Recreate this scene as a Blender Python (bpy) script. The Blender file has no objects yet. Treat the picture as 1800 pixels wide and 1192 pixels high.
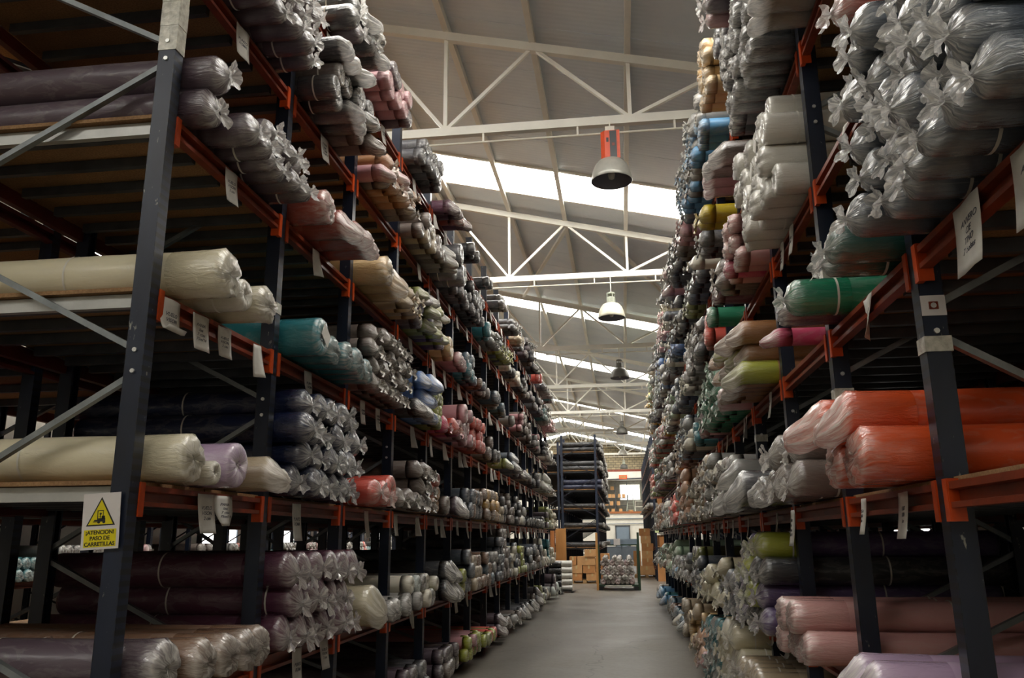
import bpy, math, random
import numpy as np
from mathutils import Vector, Matrix
random.seed(7); RNG = np.random.RandomState(11)
SC = bpy.context.scene; COL = SC.collection
# ------------------------------------------------------------------ camera
cam = bpy.data.cameras.new('camera'); camo = bpy.data.objects.new('camera', cam); COL.objects.link(camo)
cam.sensor_fit = 'HORIZONTAL'; cam.sensor_width = 36.0; cam.lens = 36.0 * 1424.0 / 1800.0
cam.clip_start = 0.05; cam.clip_end = 300
_r = Vector((0.99119374, 0.13222073, -0.00725616)); _u = Vector((0.03869916, -0.23683301, 0.97077933)); _w = Vector((-0.12663866, 0.9625112, 0.23986423))
CAMZ = 1.6
m = Matrix((_r, _u, -_w)).transposed().to_4x4(); m.translation = Vector((0, 0, CAMZ))
camo.matrix_world = m; SC.camera = camo
def project(x, y, z):
    P = Vector((x, y, z - CAMZ)); d = P.dot(_w)
    if d < 0.05: return (-9999, -9999)
    return (900 + 1424 * P.dot(_r) / d, 596 - 1424 * P.dot(_u) / d)
# ------------------------------------------------------------------ light and exposure
SC.view_settings.view_transform = 'Standard'; SC.view_settings.look = 'None'; SC.view_settings.gamma = 1.0
SC.view_settings.use_curve_mapping = False
SC.view_settings.exposure = 0.28
SKYLIGHT_STRENGTH = 11.0
WINDOW_STRENGTH = 3.0
wd = bpy.data.worlds.new('overcast_sky'); SC.world = wd; wd.use_nodes = True
wd.node_tree.nodes['Background'].inputs['Color'].default_value = (0.80, 0.88, 1.0, 1)
wd.node_tree.nodes['Background'].inputs['Strength'].default_value = 1.0
SC.cycles.max_bounces = 6; SC.cycles.diffuse_bounces = 4; SC.cycles.glossy_bounces = 2
SC.cycles.transmission_bounces = 2; SC.cycles.transparent_max_bounces = 10
SC.cycles.caustics_reflective = False; SC.cycles.caustics_refractive = False
# ------------------------------------------------------------------ material helpers
def lin(c):
    return tuple(((v / 12.92) if v <= 0.04045 else ((v + 0.055) / 1.055) ** 2.4) for v in c)
def srgb(h):
    return lin(tuple(int(h[i:i + 2], 16) / 255 for i in (0, 2, 4)))
def newmat(name):
    m = bpy.data.materials.new(name); m.use_nodes = True
    nt = m.node_tree; b = nt.nodes['Principled BSDF']
    return m, nt, b
def node(nt, t, **kw):
    n = nt.nodes.new(t)
    for k, v in kw.items():
        if k.startswith('i_'):
            key = k[2:]; key = int(key) if key.isdigit() else key.replace('_', ' ')
            n.inputs[key].default_value = v
        else: setattr(n, k, v)
    return n
def mixcol(nt, fac, a, b, blend='MIX'):
    n = nt.nodes.new('ShaderNodeMix'); n.data_type = 'RGBA'; n.blend_type = blend
    for s, v in ((0, fac), (6, a), (7, b)):
        if hasattr(v, 'links') or isinstance(v, bpy.types.NodeSocket): nt.links.new(v, n.inputs[s])
        elif s == 0: n.inputs[0].default_value = v
        else: n.inputs[s].default_value = (*v, 1) if len(v) == 3 else v
    return n.outputs[2]
def ramp(nt, src, stops):
    n = nt.nodes.new('ShaderNodeValToRGB'); nt.links.new(src, n.inputs[0])
    e = n.color_ramp.elements
    while len(e) < len(stops): e.new(0.5)
    for el, (p, c) in zip(e, stops):
        el.position = p; el.color = (c, c, c, 1) if isinstance(c, (int, float)) else (*c, 1)
    return n.outputs[0]
def noise(nt, scale, detail=3, rough=.5, vec=None, dist=0.0):
    n = node(nt, 'ShaderNodeTexNoise'); n.inputs['Scale'].default_value = scale; n.inputs['Detail'].default_value = detail
    n.inputs['Roughness'].default_value = rough; n.inputs['Distortion'].default_value = dist
    if vec is not None: nt.links.new(vec, n.inputs['Vector'])
    return n.outputs['Fac']
def objco(nt, scale=None):
    t = node(nt, 'ShaderNodeTexCoord'); o = t.outputs['Object']
    if scale is not None:
        mp = node(nt, 'ShaderNodeMapping'); mp.inputs['Scale'].default_value = scale
        nt.links.new(o, mp.inputs['Vector']); o = mp.outputs['Vector']
    return o
def bump(nt, b, h, strength=.3, dist=.01):
    n = node(nt, 'ShaderNodeBump'); n.inputs['Strength'].default_value = strength; n.inputs['Distance'].default_value = dist
    nt.links.new(h, n.inputs['Height']); nt.links.new(n.outputs[0], b.inputs['Normal'])
def simple(name, col, rough=.6, metal=0.0, var=.25, vscale=6.0, bs=0.0, bscale=40, stretch=None):
    m, nt, b = newmat(name)
    vec = objco(nt, stretch)
    f = noise(nt, vscale, 4, .6, vec)
    f2 = ramp(nt, f, [(.3, 0), (.7, 1)])
    c = mixcol(nt, f2, tuple(v * (1 - var) for v in col), tuple(min(1, v * (1 + var * .4)) for v in col))
    nt.links.new(c, b.inputs['Base Color'])
    b.inputs['Roughness'].default_value = rough; b.inputs['Metallic'].default_value = metal
    if bs: bump(nt, b, noise(nt, bscale, 3, .6, vec), bs, .004)
    return m
def emis(name, col, strength):
    m, nt, b = newmat(name)
    b.inputs['Base Color'].default_value = (*col, 1); b.inputs['Emission Color'].default_value = (*col, 1)
    b.inputs['Emission Strength'].default_value = strength
    return m
M = {}
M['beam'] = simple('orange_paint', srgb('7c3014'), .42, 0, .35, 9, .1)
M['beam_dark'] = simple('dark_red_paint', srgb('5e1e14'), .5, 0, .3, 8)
M['connector'] = simple('bright_orange_paint', srgb('bb4410'), .4, 0, .3, 12)
M['galv'] = simple('galvanised_steel', srgb('9a9c9a'), .42, .55, .25, 7)
M['brace'] = simple('dull_steel', srgb('8a8f90'), .45, .5, .3, 7)
M['bar'] = simple('grey_tube_steel', srgb('54585c'), .45, .4, .35, 6)
M['bolt'] = simple('bright_zinc', srgb('e0e0dc'), .3, .6, .1)
M['truss'] = simple('cream_paint', srgb('dedcd2'), .45, 0, .08, 3)
M['white'] = simple('white_paint', srgb('e2ded2'), .6, 0, .1, 3)
M['conduit'] = simple('pale_plastic', srgb('d8d4c6'), .4, 0, .08)
M['carton'] = simple('corrugated_card', srgb('b98250'), .85, 0, .2, 3, .1, 60)
M['carton2'] = simple('pale_corrugated_card', srgb('c99a68'), .85, 0, .2, 3, .1, 60)
M['tape'] = simple('packing_tape', srgb('c9b183'), .25, 0, .1)
M['plywood'] = simple('plywood_sheet', srgb('c08a4e'), .7, 0, .25, 4, .05, 40, (1, 1, .2))
M['pallet'] = simple('pallet_wood', srgb('a58358'), .85, 0, .3, 6)
M['black'] = simple('black_plastic', srgb('1c1c1e'), .35, 0, .2)
M['bluegrey'] = simple('blue_grey_paint', srgb('7c8b99'), .5, 0, .1, 2)
M['greygate'] = simple('grey_gate_paint', srgb('76808a'), .5, 0, .15, 2)
M['green'] = simple('dark_green_paint', srgb('28402c'), .5, 0, .2)
M['aluminium'] = simple('spun_aluminium', srgb('bcbbb2'), .34, .3, .15, 8)
M['enamel'] = simple('cream_enamel', srgb('cfcbb8'), .35, 0, .15, 5)
M['darklamp'] = simple('dusty_dark_aluminium', srgb('5c5a54'), .5, .4, .2, 8)
M['lampgrey'] = simple('grey_green_housing', srgb('a3a898'), .45, 0, .15, 8)
M['lampin'] = simple('dull_reflector', srgb('90909a'), .5, .2, .1)
M['orangebox'] = simple('orange_housing', srgb('e0542a'), .4, 0, .15, 10)
M['yellow'] = simple('sign_yellow', srgb('d8c800'), .5, 0, .06)
M['ink'] = simple('sign_black', srgb('1a1a14'), .6, 0, .05)
M['signwhite'] = simple('sign_white', srgb('d2ccc8'), .5, 0, .06)
M['pencil'] = simple('ballpoint_ink', srgb('50505a'), .7, 0, .1)
M['strap'] = simple('white_band', srgb('d0ccc0'), .5, 0, .1)
M['clearfilm'] = simple('silver_tape', srgb('c9c6b8'), .2, .1, .4, 25, .6, 60)
M['skylight'] = emis('skylight_glow', (1.0, 0.975, 0.93), SKYLIGHT_STRENGTH)
M['winglow'] = emis('window_glow', (1.0, 0.98, 0.94), WINDOW_STRENGTH)
def mat_upright():
    m, nt, b = newmat('navy_paint_perforated')
    t = node(nt, 'ShaderNodeTexCoord'); sx = node(nt, 'ShaderNodeSeparateXYZ'); nt.links.new(t.outputs['Object'], sx.inputs[0])
    def mth(op, a, v=None):
        n = node(nt, 'ShaderNodeMath', operation=op)
        for i, s in enumerate((a, v)):
            if s is None: continue
            if isinstance(s, (int, float)): n.inputs[i].default_value = s
            else: nt.links.new(s, n.inputs[i])
        return n.outputs[0]
    fz = mth('FRACT', mth('MULTIPLY', sx.outputs['Z'], 20.0))
    inz = mth('MULTIPLY', mth('GREATER_THAN', fz, .25), mth('LESS_THAN', fz, .72))
    ay = mth('ABSOLUTE', sx.outputs['Y']); iny = mth('MULTIPLY', mth('GREATER_THAN', ay, .014), mth('LESS_THAN', ay, .022))
    ax = mth('ABSOLUTE', mth('ADD', mth('ABSOLUTE', sx.outputs['X']), -.045)); inx = mth('LESS_THAN', ax, .004)
    hole = mth('MULTIPLY', inz, mth('MAXIMUM', iny, inx))
    v = node(nt, 'ShaderNodeMapping'); v.inputs['Scale'].default_value = (1, 1, .35); nt.links.new(t.outputs['Object'], v.inputs[0])
    oi = node(nt, 'ShaderNodeObjectInfo'); va = node(nt, 'ShaderNodeVectorMath', operation='ADD'); nt.links.new(v.outputs[0], va.inputs[0]); nt.links.new(oi.outputs['Location'], va.inputs[1])
    ch = ramp(nt, noise(nt, 26, 4, .7, va.outputs[0]), [(.66, 0), (.70, 1)])
    base = mixcol(nt, ramp(nt, noise(nt, 5, 3, .6, va.outputs[0]), [(.3, 0), (.7, 1)]), srgb('101624'), srgb('1c263a'))
    c = mixcol(nt, ch, base, srgb('8d8b80'))
    c = mixcol(nt, hole, c, (.004, .004, .005))
    nt.links.new(c, b.inputs['Base Color']); b.inputs['Roughness'].default_value = .38
    return m
M['upright'] = mat_upright()
def mat_board():
    m, nt, b = newmat('chipboard')
    v = objco(nt); f = noise(nt, 90, 2, .7, v); g = noise(nt, 3, 3, .5, v)
    c = mixcol(nt, ramp(nt, f, [(.35, 0), (.65, 1)]), srgb('86643f'), srgb('a88258'))
    c = mixcol(nt, ramp(nt, g, [(.35, 0), (.7, .5)]), c, srgb('6c5038'), 'MIX')
    nt.links.new(c, b.inputs['Base Color']); b.inputs['Roughness'].default_value = .8
    return m
M['board'] = mat_board()
def mat_floor():
    m, nt, b = newmat('worn_concrete')
    v = objco(nt); g = noise(nt, .6, 6, .6, v, .5); f = noise(nt, 14, 5, .65, v)
    c = mixcol(nt, ramp(nt, g, [(.3, 0), (.7, 1)]), srgb('625c54'), srgb('7c766b'))
    c = mixcol(nt, ramp(nt, f, [(.4, 0), (.75, .5)]), c, srgb('4e4a43'))
    vo = node(nt, 'ShaderNodeTexVoronoi', feature='DISTANCE_TO_EDGE'); vo.inputs['Scale'].default_value = .22
    dv = node(nt, 'ShaderNodeVectorMath', operation='ADD'); nt.links.new(v, dv.inputs[0])
    nn = node(nt, 'ShaderNodeTexNoise'); nn.inputs['Scale'].default_value = 1.2; nn.inputs['Detail'].default_value = 6; nt.links.new(v, nn.inputs['Vector']); nt.links.new(nn.outputs['Color'], dv.inputs[1])
    nt.links.new(dv.outputs[0], vo.inputs['Vector'])
    cr = ramp(nt, vo.outputs['Distance'], [(.0, 1), (.0035, 0)])
    c = mixcol(nt, cr, c, srgb('46423c'))
    nt.links.new(c, b.inputs['Base Color'])
    rr = ramp(nt, g, [(.3, .32), (.7, .55)]); nt.links.new(rr, b.inputs['Roughness'])
    bump(nt, b, f, .08, .004)
    return m
M['floor'] = mat_floor()
def mat_roof():
    m, nt, b = newmat('ribbed_roof_sheet')
    t = node(nt, 'ShaderNodeTexCoord'); w = node(nt, 'ShaderNodeTexWave', wave_type='BANDS', bands_direction='Y'); w.inputs['Scale'].default_value = 3.4
    nt.links.new(t.outputs['Object'], w.inputs['Vector'])
    g = noise(nt, 1.5, 4, .6, t.outputs['Object'])
    c = mixcol(nt, ramp(nt, g, [(.3, 0), (.7, 1)]), srgb('c4cdd6'), srgb('d0d7dc'))
    nt.links.new(c, b.inputs['Base Color']); b.inputs['Roughness'].default_value = .38
    bump(nt, b, w.outputs['Fac'], .25, .006)
    return m
M['roof'] = mat_roof()
def mat_brick():
    m, nt, b = newmat('glazed_brickwork')
    t = node(nt, 'ShaderNodeTexCoord'); mp = node(nt, 'ShaderNodeMapping'); mp.inputs['Rotation'].default_value = (math.pi / 2, 0, 0)
    nt.links.new(t.outputs['Object'], mp.inputs[0])
    br = node(nt, 'ShaderNodeTexBrick'); br.inputs['Scale'].default_value = 1.0; br.inputs['Brick Width'].default_value = .34; br.inputs['Row Height'].default_value = .17
    br.inputs['Mortar Size'].default_value = .018
    br.inputs['Color1'].default_value = (*srgb('a89878'), 1); br.inputs['Color2'].default_value = (*srgb('8d8268'), 1); br.inputs['Mortar'].default_value = (*srgb('5e574a'), 1)
    nt.links.new(mp.outputs[0], br.inputs['Vector']); nt.links.new(br.outputs['Color'], b.inputs['Base Color'])
    bump(nt, b, br.outputs['Fac'], -.4, .01); b.inputs['Roughness'].default_value = .8
    return m
M['brick'] = mat_brick()
def mat_paper():
    m, nt, b = newmat('handwritten_paper')
    t = node(nt, 'ShaderNodeTexCoord'); mp = node(nt, 'ShaderNodeMapping'); mp.inputs['Scale'].default_value = (1, 1, 1)
    nt.links.new(t.outputs['Object'], mp.inputs[0])
    c = mixcol(nt, ramp(nt, noise(nt, 8, 3, .6, mp.outputs[0]), [(.3, 0), (.7, 1)]), srgb('c4c1b8'), srgb('dedbd2'))
    nt.links.new(c, b.inputs['Base Color']); b.inputs['Roughness'].default_value = .75
    return m
M['paper'] = mat_paper()
def roll_color(nt, stuff):
    if stuff:
        a = node(nt, 'ShaderNodeAttribute', attribute_name='tone'); return a.outputs['Color']
    return node(nt, 'ShaderNodeObjectInfo').outputs['Color']
def mat_fabric(stuff=False):
    m, nt, b = newmat('film_wrapped_cloth_far' if stuff else 'film_wrapped_cloth')
    col = roll_color(nt, stuff)
    t = node(nt, 'ShaderNodeTexCoord'); va = node(nt, 'ShaderNodeVectorMath', operation='ADD')
    oi = node(nt, 'ShaderNodeObjectInfo')
    mp = node(nt, 'ShaderNodeMapping'); mp.inputs['Scale'].default_value = (5, 16, 16); nt.links.new(t.outputs['Object'], mp.inputs[0])
    nt.links.new(mp.outputs[0], va.inputs[0]); nt.links.new(oi.outputs['Location'], va.inputs[1])
    n = noise(nt, 1.0, 5, .6, va.outputs[0], 1.2)
    hi = ramp(nt, n, [(.5, 0), (.58, .12), (.7, .0)])
    c = mixcol(nt, hi, col, srgb('c8c4bc'))
    nt.links.new(c, b.inputs['Base Color']); b.inputs['Roughness'].default_value = .5
    b.inputs['Coat Weight'].default_value = .25 if stuff else .5; b.inputs['Coat Roughness'].default_value = .2
    bn = node(nt, 'ShaderNodeBump'); bn.inputs['Strength'].default_value = .5; bn.inputs['Distance'].default_value = .006
    nt.links.new(n, bn.inputs['Height']); nt.links.new(bn.outputs[0], b.inputs['Normal']); nt.links.new(bn.outputs[0], b.inputs['Coat Normal'])
    return m
def mat_film(stuff=False):
    m, nt, b = newmat('gathered_clear_film_far' if stuff else 'gathered_clear_film')
    col = roll_color(nt, stuff)
    fa = node(nt, 'ShaderNodeAttribute', attribute_name='film'); fo = node(nt, 'ShaderNodeAttribute', attribute_name='fold')
    oi = node(nt, 'ShaderNodeObjectInfo'); va = node(nt, 'ShaderNodeVectorMath', operation='ADD')
    nt.links.new(fo.outputs['Vector'], va.inputs[0]); nt.links.new(oi.outputs['Location'], va.inputs[1])
    n = noise(nt, 1.3, 4, .62, va.outputs[0], .6)
    st = ramp(nt, n, [(.38, 0), (.62, 1)])
    mu = node(nt, 'ShaderNodeMath', operation='MULTIPLY'); nt.links.new(st, mu.inputs[0]); nt.links.new(fa.outputs['Fac'], mu.inputs[1])
    ad = node(nt, 'ShaderNodeMath', operation='MULTIPLY_ADD'); nt.links.new(fa.outputs['Fac'], ad.inputs[0]); ad.inputs[1].default_value = .2; nt.links.new(mu.outputs[0], ad.inputs[2])
    ml = node(nt, 'ShaderNodeMath', operation='MULTIPLY', use_clamp=True); nt.links.new(ad.outputs[0], ml.inputs[0]); ml.inputs[1].default_value = .8 if stuff else .9
    c = mixcol(nt, ml.outputs[0], col, srgb('f0ece2'))
    nt.links.new(c, b.inputs['Base Color']); b.inputs['Roughness'].default_value = .22
    b.inputs['Specular IOR Level'].default_value = .7
    b.inputs['Coat Weight'].default_value = .5 if stuff else 1.0; b.inputs['Coat Roughness'].default_value = .1
    bn = node(nt, 'ShaderNodeBump'); bn.inputs['Strength'].default_value = .8; bn.inputs['Distance'].default_value = .008
    nt.links.new(n, bn.inputs['Height']); nt.links.new(bn.outputs[0], b.inputs['Normal']); nt.links.new(bn.outputs[0], b.inputs['Coat Normal'])
    if not stuff:
        sh = node(nt, 'ShaderNodeBsdfTransparent'); tr = node(nt, 'ShaderNodeBsdfTranslucent'); tr.inputs[0].default_value = (.95, .93, .9, 1)
        m1 = node(nt, 'ShaderNodeMixShader'); m1.inputs[0].default_value = .0
        al = ramp(nt, fa.outputs['Fac'], [(.0, 0), (.5, .0), (1, .45)]); nt.links.new(al, m1.inputs[0])
        nt.links.new(b.outputs[0], m1.inputs[1]); nt.links.new(tr.outputs[0], m1.inputs[2])
        m2 = node(nt, 'ShaderNodeMixShader')
        a2 = node(nt, 'ShaderNodeMath', operation='MULTIPLY'); nt.links.new(ramp(nt, fa.outputs['Fac'], [(.0, 0), (.7, 0), (1, .3)]), a2.inputs[0])
        nt.links.new(ramp(nt, n, [(.4, 1), (.6, .1)]), a2.inputs[1]); nt.links.new(a2.outputs[0], m2.inputs[0])
        nt.links.new(m1.outputs[0], m2.inputs[1]); nt.links.new(sh.outputs[0], m2.inputs[2])
        nt.links.new(m2.outputs[0], nt.nodes['Material Output'].inputs[0])
    return m
M['cloth'] = mat_fabric(); M['cloth_far'] = mat_fabric(True); M['film'] = mat_film(); M['film_far'] = mat_film(True)
# ------------------------------------------------------------------ mesh helpers
class MB:
    def __init__(s): s.v = []; s.f = []
    def box(s, x0, x1, y0, y1, z0, z1):
        n = len(s.v)
        s.v += [(x, y, z) for x in (x0, x1) for y in (y0, y1) for z in (z0, z1)]
        s.f += [tuple(n + i for i in q) for q in ((0, 1, 3, 2), (4, 6, 7, 5), (0, 4, 5, 1), (2, 3, 7, 6), (0, 2, 6, 4), (1, 5, 7, 3))]
        return s
    def bar(s, a, b, w, h=None, up=(0, 0, 1)):
        h = h or w; a = Vector(a); b = Vector(b); d = (b - a).normalized(); up = Vector(up)
        if abs(d.dot(up)) > .98: up = Vector((0, 1, 0))
        sd = d.cross(up).normalized(); u = sd.cross(d); n = len(s.v)
        for p in (a, b):
            for i, j in ((-1, -1), (1, -1), (1, 1), (-1, 1)):
                s.v.append(tuple(p + sd * (i * w / 2) + u * (j * h / 2)))
        s.f += [(n, n + 3, n + 2, n + 1), (n + 4, n + 5, n + 6, n + 7)] + [(n + i, n + (i + 1) % 4, n + 4 + (i + 1) % 4, n + 4 + i) for i in range(4)]
        return s
    def tube(s, pts, r, seg=8, cap=True):
        n0 = len(s.v); pts = [Vector(p) for p in pts]; k = len(pts)
        for i, p in enumerate(pts):
            d = (pts[min(i + 1, k - 1)] - pts[max(i - 1, 0)]).normalized()
            up = Vector((0, 0, 1)) if abs(d.z) < .95 else Vector((1, 0, 0))
            sd = d.cross(up).normalized(); u = sd.cross(d)
            rr = r[i] if isinstance(r, (list, tuple)) else r
            for j in range(seg):
                a = 2 * math.pi * j / seg; s.v.append(tuple(p + sd * (math.cos(a) * rr) + u * (math.sin(a) * rr)))
        for i in range(k - 1):
            for j in range(seg):
                a = n0 + i * seg + j; b = n0 + i * seg + (j + 1) % seg
                s.f.append((a, b, b + seg, a + seg))
        if cap: s.f.append(tuple(n0 + j for j in range(seg))[::-1]); s.f.append(tuple(n0 + (k - 1) * seg + j for j in range(seg)))
        return s
    def prism(s, prof, y0, y1):           # profile in (x,z), extruded along y
        n = len(s.v); k = len(prof)
        s.v += [(x, y0, z) for x, z in prof] + [(x, y1, z) for x, z in prof]
        s.f += [(n + i, n + (i + 1) % k, n + k + (i + 1) % k, n + k + i) for i in range(k)] + [tuple(n + i for i in range(k))[::-1], tuple(n + k + i for i in range(k))]
        return s
    def prismz(s, prof, z0, z1):          # profile in (x,y), extruded along z
        n = len(s.v); k = len(prof)
        s.v += [(x, y, z0) for x, y in prof] + [(x, y, z1) for x, y in prof]
        s.f += [(n + i, n + (i + 1) % k, n + k + (i + 1) % k, n + k + i) for i in range(k)] + [tuple(n + i for i in range(k))[::-1], tuple(n + k + i for i in range(k))]
        return s
    def prismY(s, poly, y0, y1): return s.prism(poly, y0, y1)
    def lathe(s, prof, c=(0, 0), seg=24):  # (r,z) pairs about a vertical axis
        n = len(s.v)
        for r, z in prof:
            for j in range(seg):
                a = 2 * math.pi * j / seg; s.v.append((c[0] + r * math.cos(a), c[1] + r * math.sin(a), z))
        for i in range(len(prof) - 1):
            for j in range(seg):
                a = n + i * seg + j; b = n + i * seg + (j + 1) % seg
                s.f.append((a, b, b + seg, a + seg))
        return s
    def mesh(s, name, mat, smooth=False):
        me = bpy.data.meshes.new(name); me.from_pydata(s.v, [], s.f)
        import bmesh
        bm = bmesh.new(); bm.from_mesh(me); bmesh.ops.recalc_face_normals(bm, faces=bm.faces); bm.to_mesh(me); bm.free()
        me.materials.append(mat)
        if smooth: me.polygons.foreach_set('use_smooth', [True] * len(me.polygons))
        return me
def put(name, me, parent=None, loc=(0, 0, 0), rot=None, scale=None):
    o = bpy.data.objects.new(name, me); COL.objects.link(o); o.location = loc
    if rot is not None: o.rotation_euler = rot
    if scale is not None: o.scale = scale
    if parent is not None: o.parent = parent
    return o
def obj(name, mb, mat, parent=None, loc=(0, 0, 0), rot=None, smooth=False):
    return put(name, mb.mesh(name, mat, smooth), parent, loc, rot)
def empty(name, loc=(0, 0, 0), rot=None):
    o = bpy.data.objects.new(name, None); COL.objects.link(o); o.location = loc; o.empty_display_size = .1
    if rot: o.rotation_euler = rot
    return o
def tag(o, label=None, cat=None, group=None, kind=None):
    for k, v in (('label', label), ('category', cat), ('group', group), ('kind', kind)):
        if v: o[k] = v
    return o
ORD = ['zeroth', 'first', 'second', 'third', 'fourth', 'fifth', 'sixth', 'seventh', 'eighth', 'ninth', 'tenth', 'eleventh', 'twelfth', 'thirteenth', 'fourteenth', 'fifteenth', 'sixteenth', 'seventeenth']
# ------------------------------------------------------------------ the setting
XL, XR, YB, YF = -11.2, 4.55, -14.0, 60.0          # side walls, wall behind the camera, far wall
RIDGE = -3.52; SL = .236
def roofz(x): return 8.68 - SL * abs(x - RIDGE)
tag(obj('floor', MB().box(XL, XR, YB, YF, -.1, 0), M['floor']), kind='structure')
# ceiling: sheets between purlins and eaves, some of them skylights
SKY = [(-4.6, -3.3), (4.9, 6.2), (13.9, 15.25), (23.0, 24.4), (31.0, 32.3), (41.6, 43), (49.5, 50.9), (56.5, 57.8)]
ceil = tag(empty('ceiling', (0, 0, 0)), kind='structure')
def sheet(name, y0, y1, side, mat, th=.05, lift=.2):
    xe = XR if side > 0 else XL
    z0 = roofz(RIDGE) + lift; z1 = roofz(xe) + lift
    poly = [(RIDGE, z0), (xe, z1), (xe, z1 + th), (RIDGE, z0 + th)]
    return obj(name, MB().prism(poly, y0, y1), mat, ceil)
y = YB
cuts = []
edges = sorted([a for s in SKY for a in s] + [YB, YF])
for a, b in zip(edges[:-1], edges[1:]):
    if (a, b) in SKY:
        for sd in (-1, 1): sheet('skylight_panel', a, b, sd, M['skylight'], .02, .22)
    else:
        n = max(1, round((b - a) / 1.15)); w = (b - a) / n
        for i in range(n):
            for sd in (-1, 1): sheet('roof_panel', a + i * w + .006, a + (i + 1) * w - .006, sd, M['roof'])
for a, b in SKY:                                   # upstand frame around each skylight, on both slopes
    for sd in (-1, 1):
        for yy in (a, b): sheet('skylight_frame', yy - .03, yy + .03, sd, M['truss'], .1, .16)
# purlins running the length of the roof on both slopes
NODES = [-3.40, -2.16, -.97, .3, 1.5, 2.75, 3.95, 4.5]
for sd in (-1, 1):
    for x in NODES:
        xx = x if sd > 0 else 2 * RIDGE - x
        if sd < 0 and xx < XL: continue
        obj('purlin', MB().box(xx - .04, xx + .04, YB, YF, roofz(xx) + .06, roofz(xx) + .19), M['truss'], ceil)
for xx in (-11.0,): obj('purlin', MB().box(xx - .04, xx + .04, YB, YF, roofz(xx) + .06, roofz(xx) + .19), M['truss'], ceil)
# walls
def gable(y0, y1, name, mat, zlo=0.0):
    poly = [(XL, zlo), (XR, zlo), (XR, roofz(XR) + .26), (RIDGE, roofz(RIDGE) + .26), (XL, roofz(XL) + .26)]
    return tag(obj(name, MB().prism(poly, y0, y1), mat), kind='structure')
gable(YB - .2, YB, 'wall_back', M['white'])
tag(obj('wall_right', MB().box(XR, XR + .2, YB, YF, 0, roofz(XR) + .26), M['white']), kind='structure')
tag(obj('wall_left', MB().box(XL - .2, XL, YB, YF, 0, roofz(XL) + .26), M['white']), kind='structure')
wn = 0
for side, x, ys in ((-1, XL, (22, 27, 32, 37, 42, 47, 52)), (1, XR, (14, 19, 24, 29))):
    for yy in ys:
        wn += 1
        w = tag(empty('window_%d' % wn, (x, yy, 1.25)), kind='structure')
        d = -side
        obj('pane', MB().box(min(0, d * .02), max(0, d * .02), -1.0, 1.0, 0, 1.3), M['winglow'], w)
        fr = MB()
        for a0, a1, b0, b1 in ((-1.06, -1, -.06, 1.36), (1, 1.06, -.06, 1.36), (-1, 1, -.06, 0), (-1, 1, 1.3, 1.36), (-.02, .02, 0, 1.3)):
            fr.box(min(0, d * .06), max(0, d * .06), a0, a1, b0, b1)
        obj('frame', fr, M['greygate'], w)
# far wall: white below, mezzanine recess in the middle, brick above
fw = tag(empty('wall_far', (0, YF, 0)), kind='structure')
obj('rendered_wall', MB().box(XL, XR, 0, .25, 0, 3.35), M['white'], fw)
poly = [(XL, 6.3), (XR, 6.3), (XR, roofz(XR) + .26), (RIDGE, roofz(RIDGE) + .26), (XL, roofz(XL) + .26)]
obj('brick_gable', MB().prism(poly, 0, .25), M['brick'], fw)
obj('red_course', MB().box(-4, XR, -.03, 0, 6.28, 6.45), simple('red_brick_course', srgb('8e4a3a'), .8), fw)
obj('lintel_beam', MB().box(XL, XR, -.06, .25, 5.7, 6.3), M['white'], fw)
obj('side_panel', MB().box(XL, -1.9, 0, .25, 3.35, 5.7), M['white'], fw)
obj('side_panel', MB().box(1.6, XR, 0, .25, 3.35, 5.7), M['white'], fw)
obj('recess_back', MB().box(-1.9, 1.6, 1.9, 2.0, 3.35, 5.9), simple('grey_recess_wall', srgb('8a8880'), .8), fw)
obj('recess_side', MB().box(-2.0, -1.9, .25, 2.0, 3.35, 5.9), M['white'], fw)
obj('recess_side', MB().box(1.6, 1.7, .25, 2.0, 3.35, 5.9), M['white'], fw)
obj('recess_top', MB().box(-2.0, 1.7, .25, 2.0, 5.8, 5.9), M['white'], fw)
obj('mezzanine_floor', MB().box(-1.9, 1.6, .25, 2.0, 3.2, 3.35), M['white'], fw)
obj('mezzanine_edge', MB().box(-3.0, 1.9, -.08, 0, 3.33, 3.47), simple('terracotta_edge', srgb('a8673c'), .7), fw)
obj('wall_pipe', MB().tube([(-4, -.05, 2.95), (3, -.05, 2.98)], .03), M['greygate'], fw)
obj('wall_pipe', MB().tube([(-4, -.05, 2.6), (3, -.05, 2.62)], .02), M['greygate'], fw)
d = tag(empty('door_1', (-.02, YF, 0)), kind='structure')
obj('door_leaf', MB().box(-.45, .45, -.05, 0, .0, 2.42), M['bluegrey'], d)
fr = MB().box(-.52, -.45, -.08, 0, 0, 2.5).box(.45, .52, -.08, 0, 0, 2.5).box(-.52, .52, -.08, 0, 2.42, 2.5)
obj('door_frame', fr, M['bar'], d); obj('door_handle', MB().box(.33, .37, -.1, -.05, .98, 1.12), M['galv'], d)
w = tag(empty('window_20', (.62, YF + 1.84, 4.4)), kind='structure')
obj('pane', MB().box(-.7, .7, 0, .02, 0, 1.05), emis('bright_window_glow', (.96, .98, 1), 6.0), w)
fr = MB().box(-.76, -.7, -.04, .02, -.06, 1.11).box(.7, .76, -.04, .02, -.06, 1.11).box(-.7, .7, -.04, .02, -.06, 0).box(-.7, .7, -.04, .02, 1.05, 1.11)
obj('frame', fr, M['white'], w)
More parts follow.
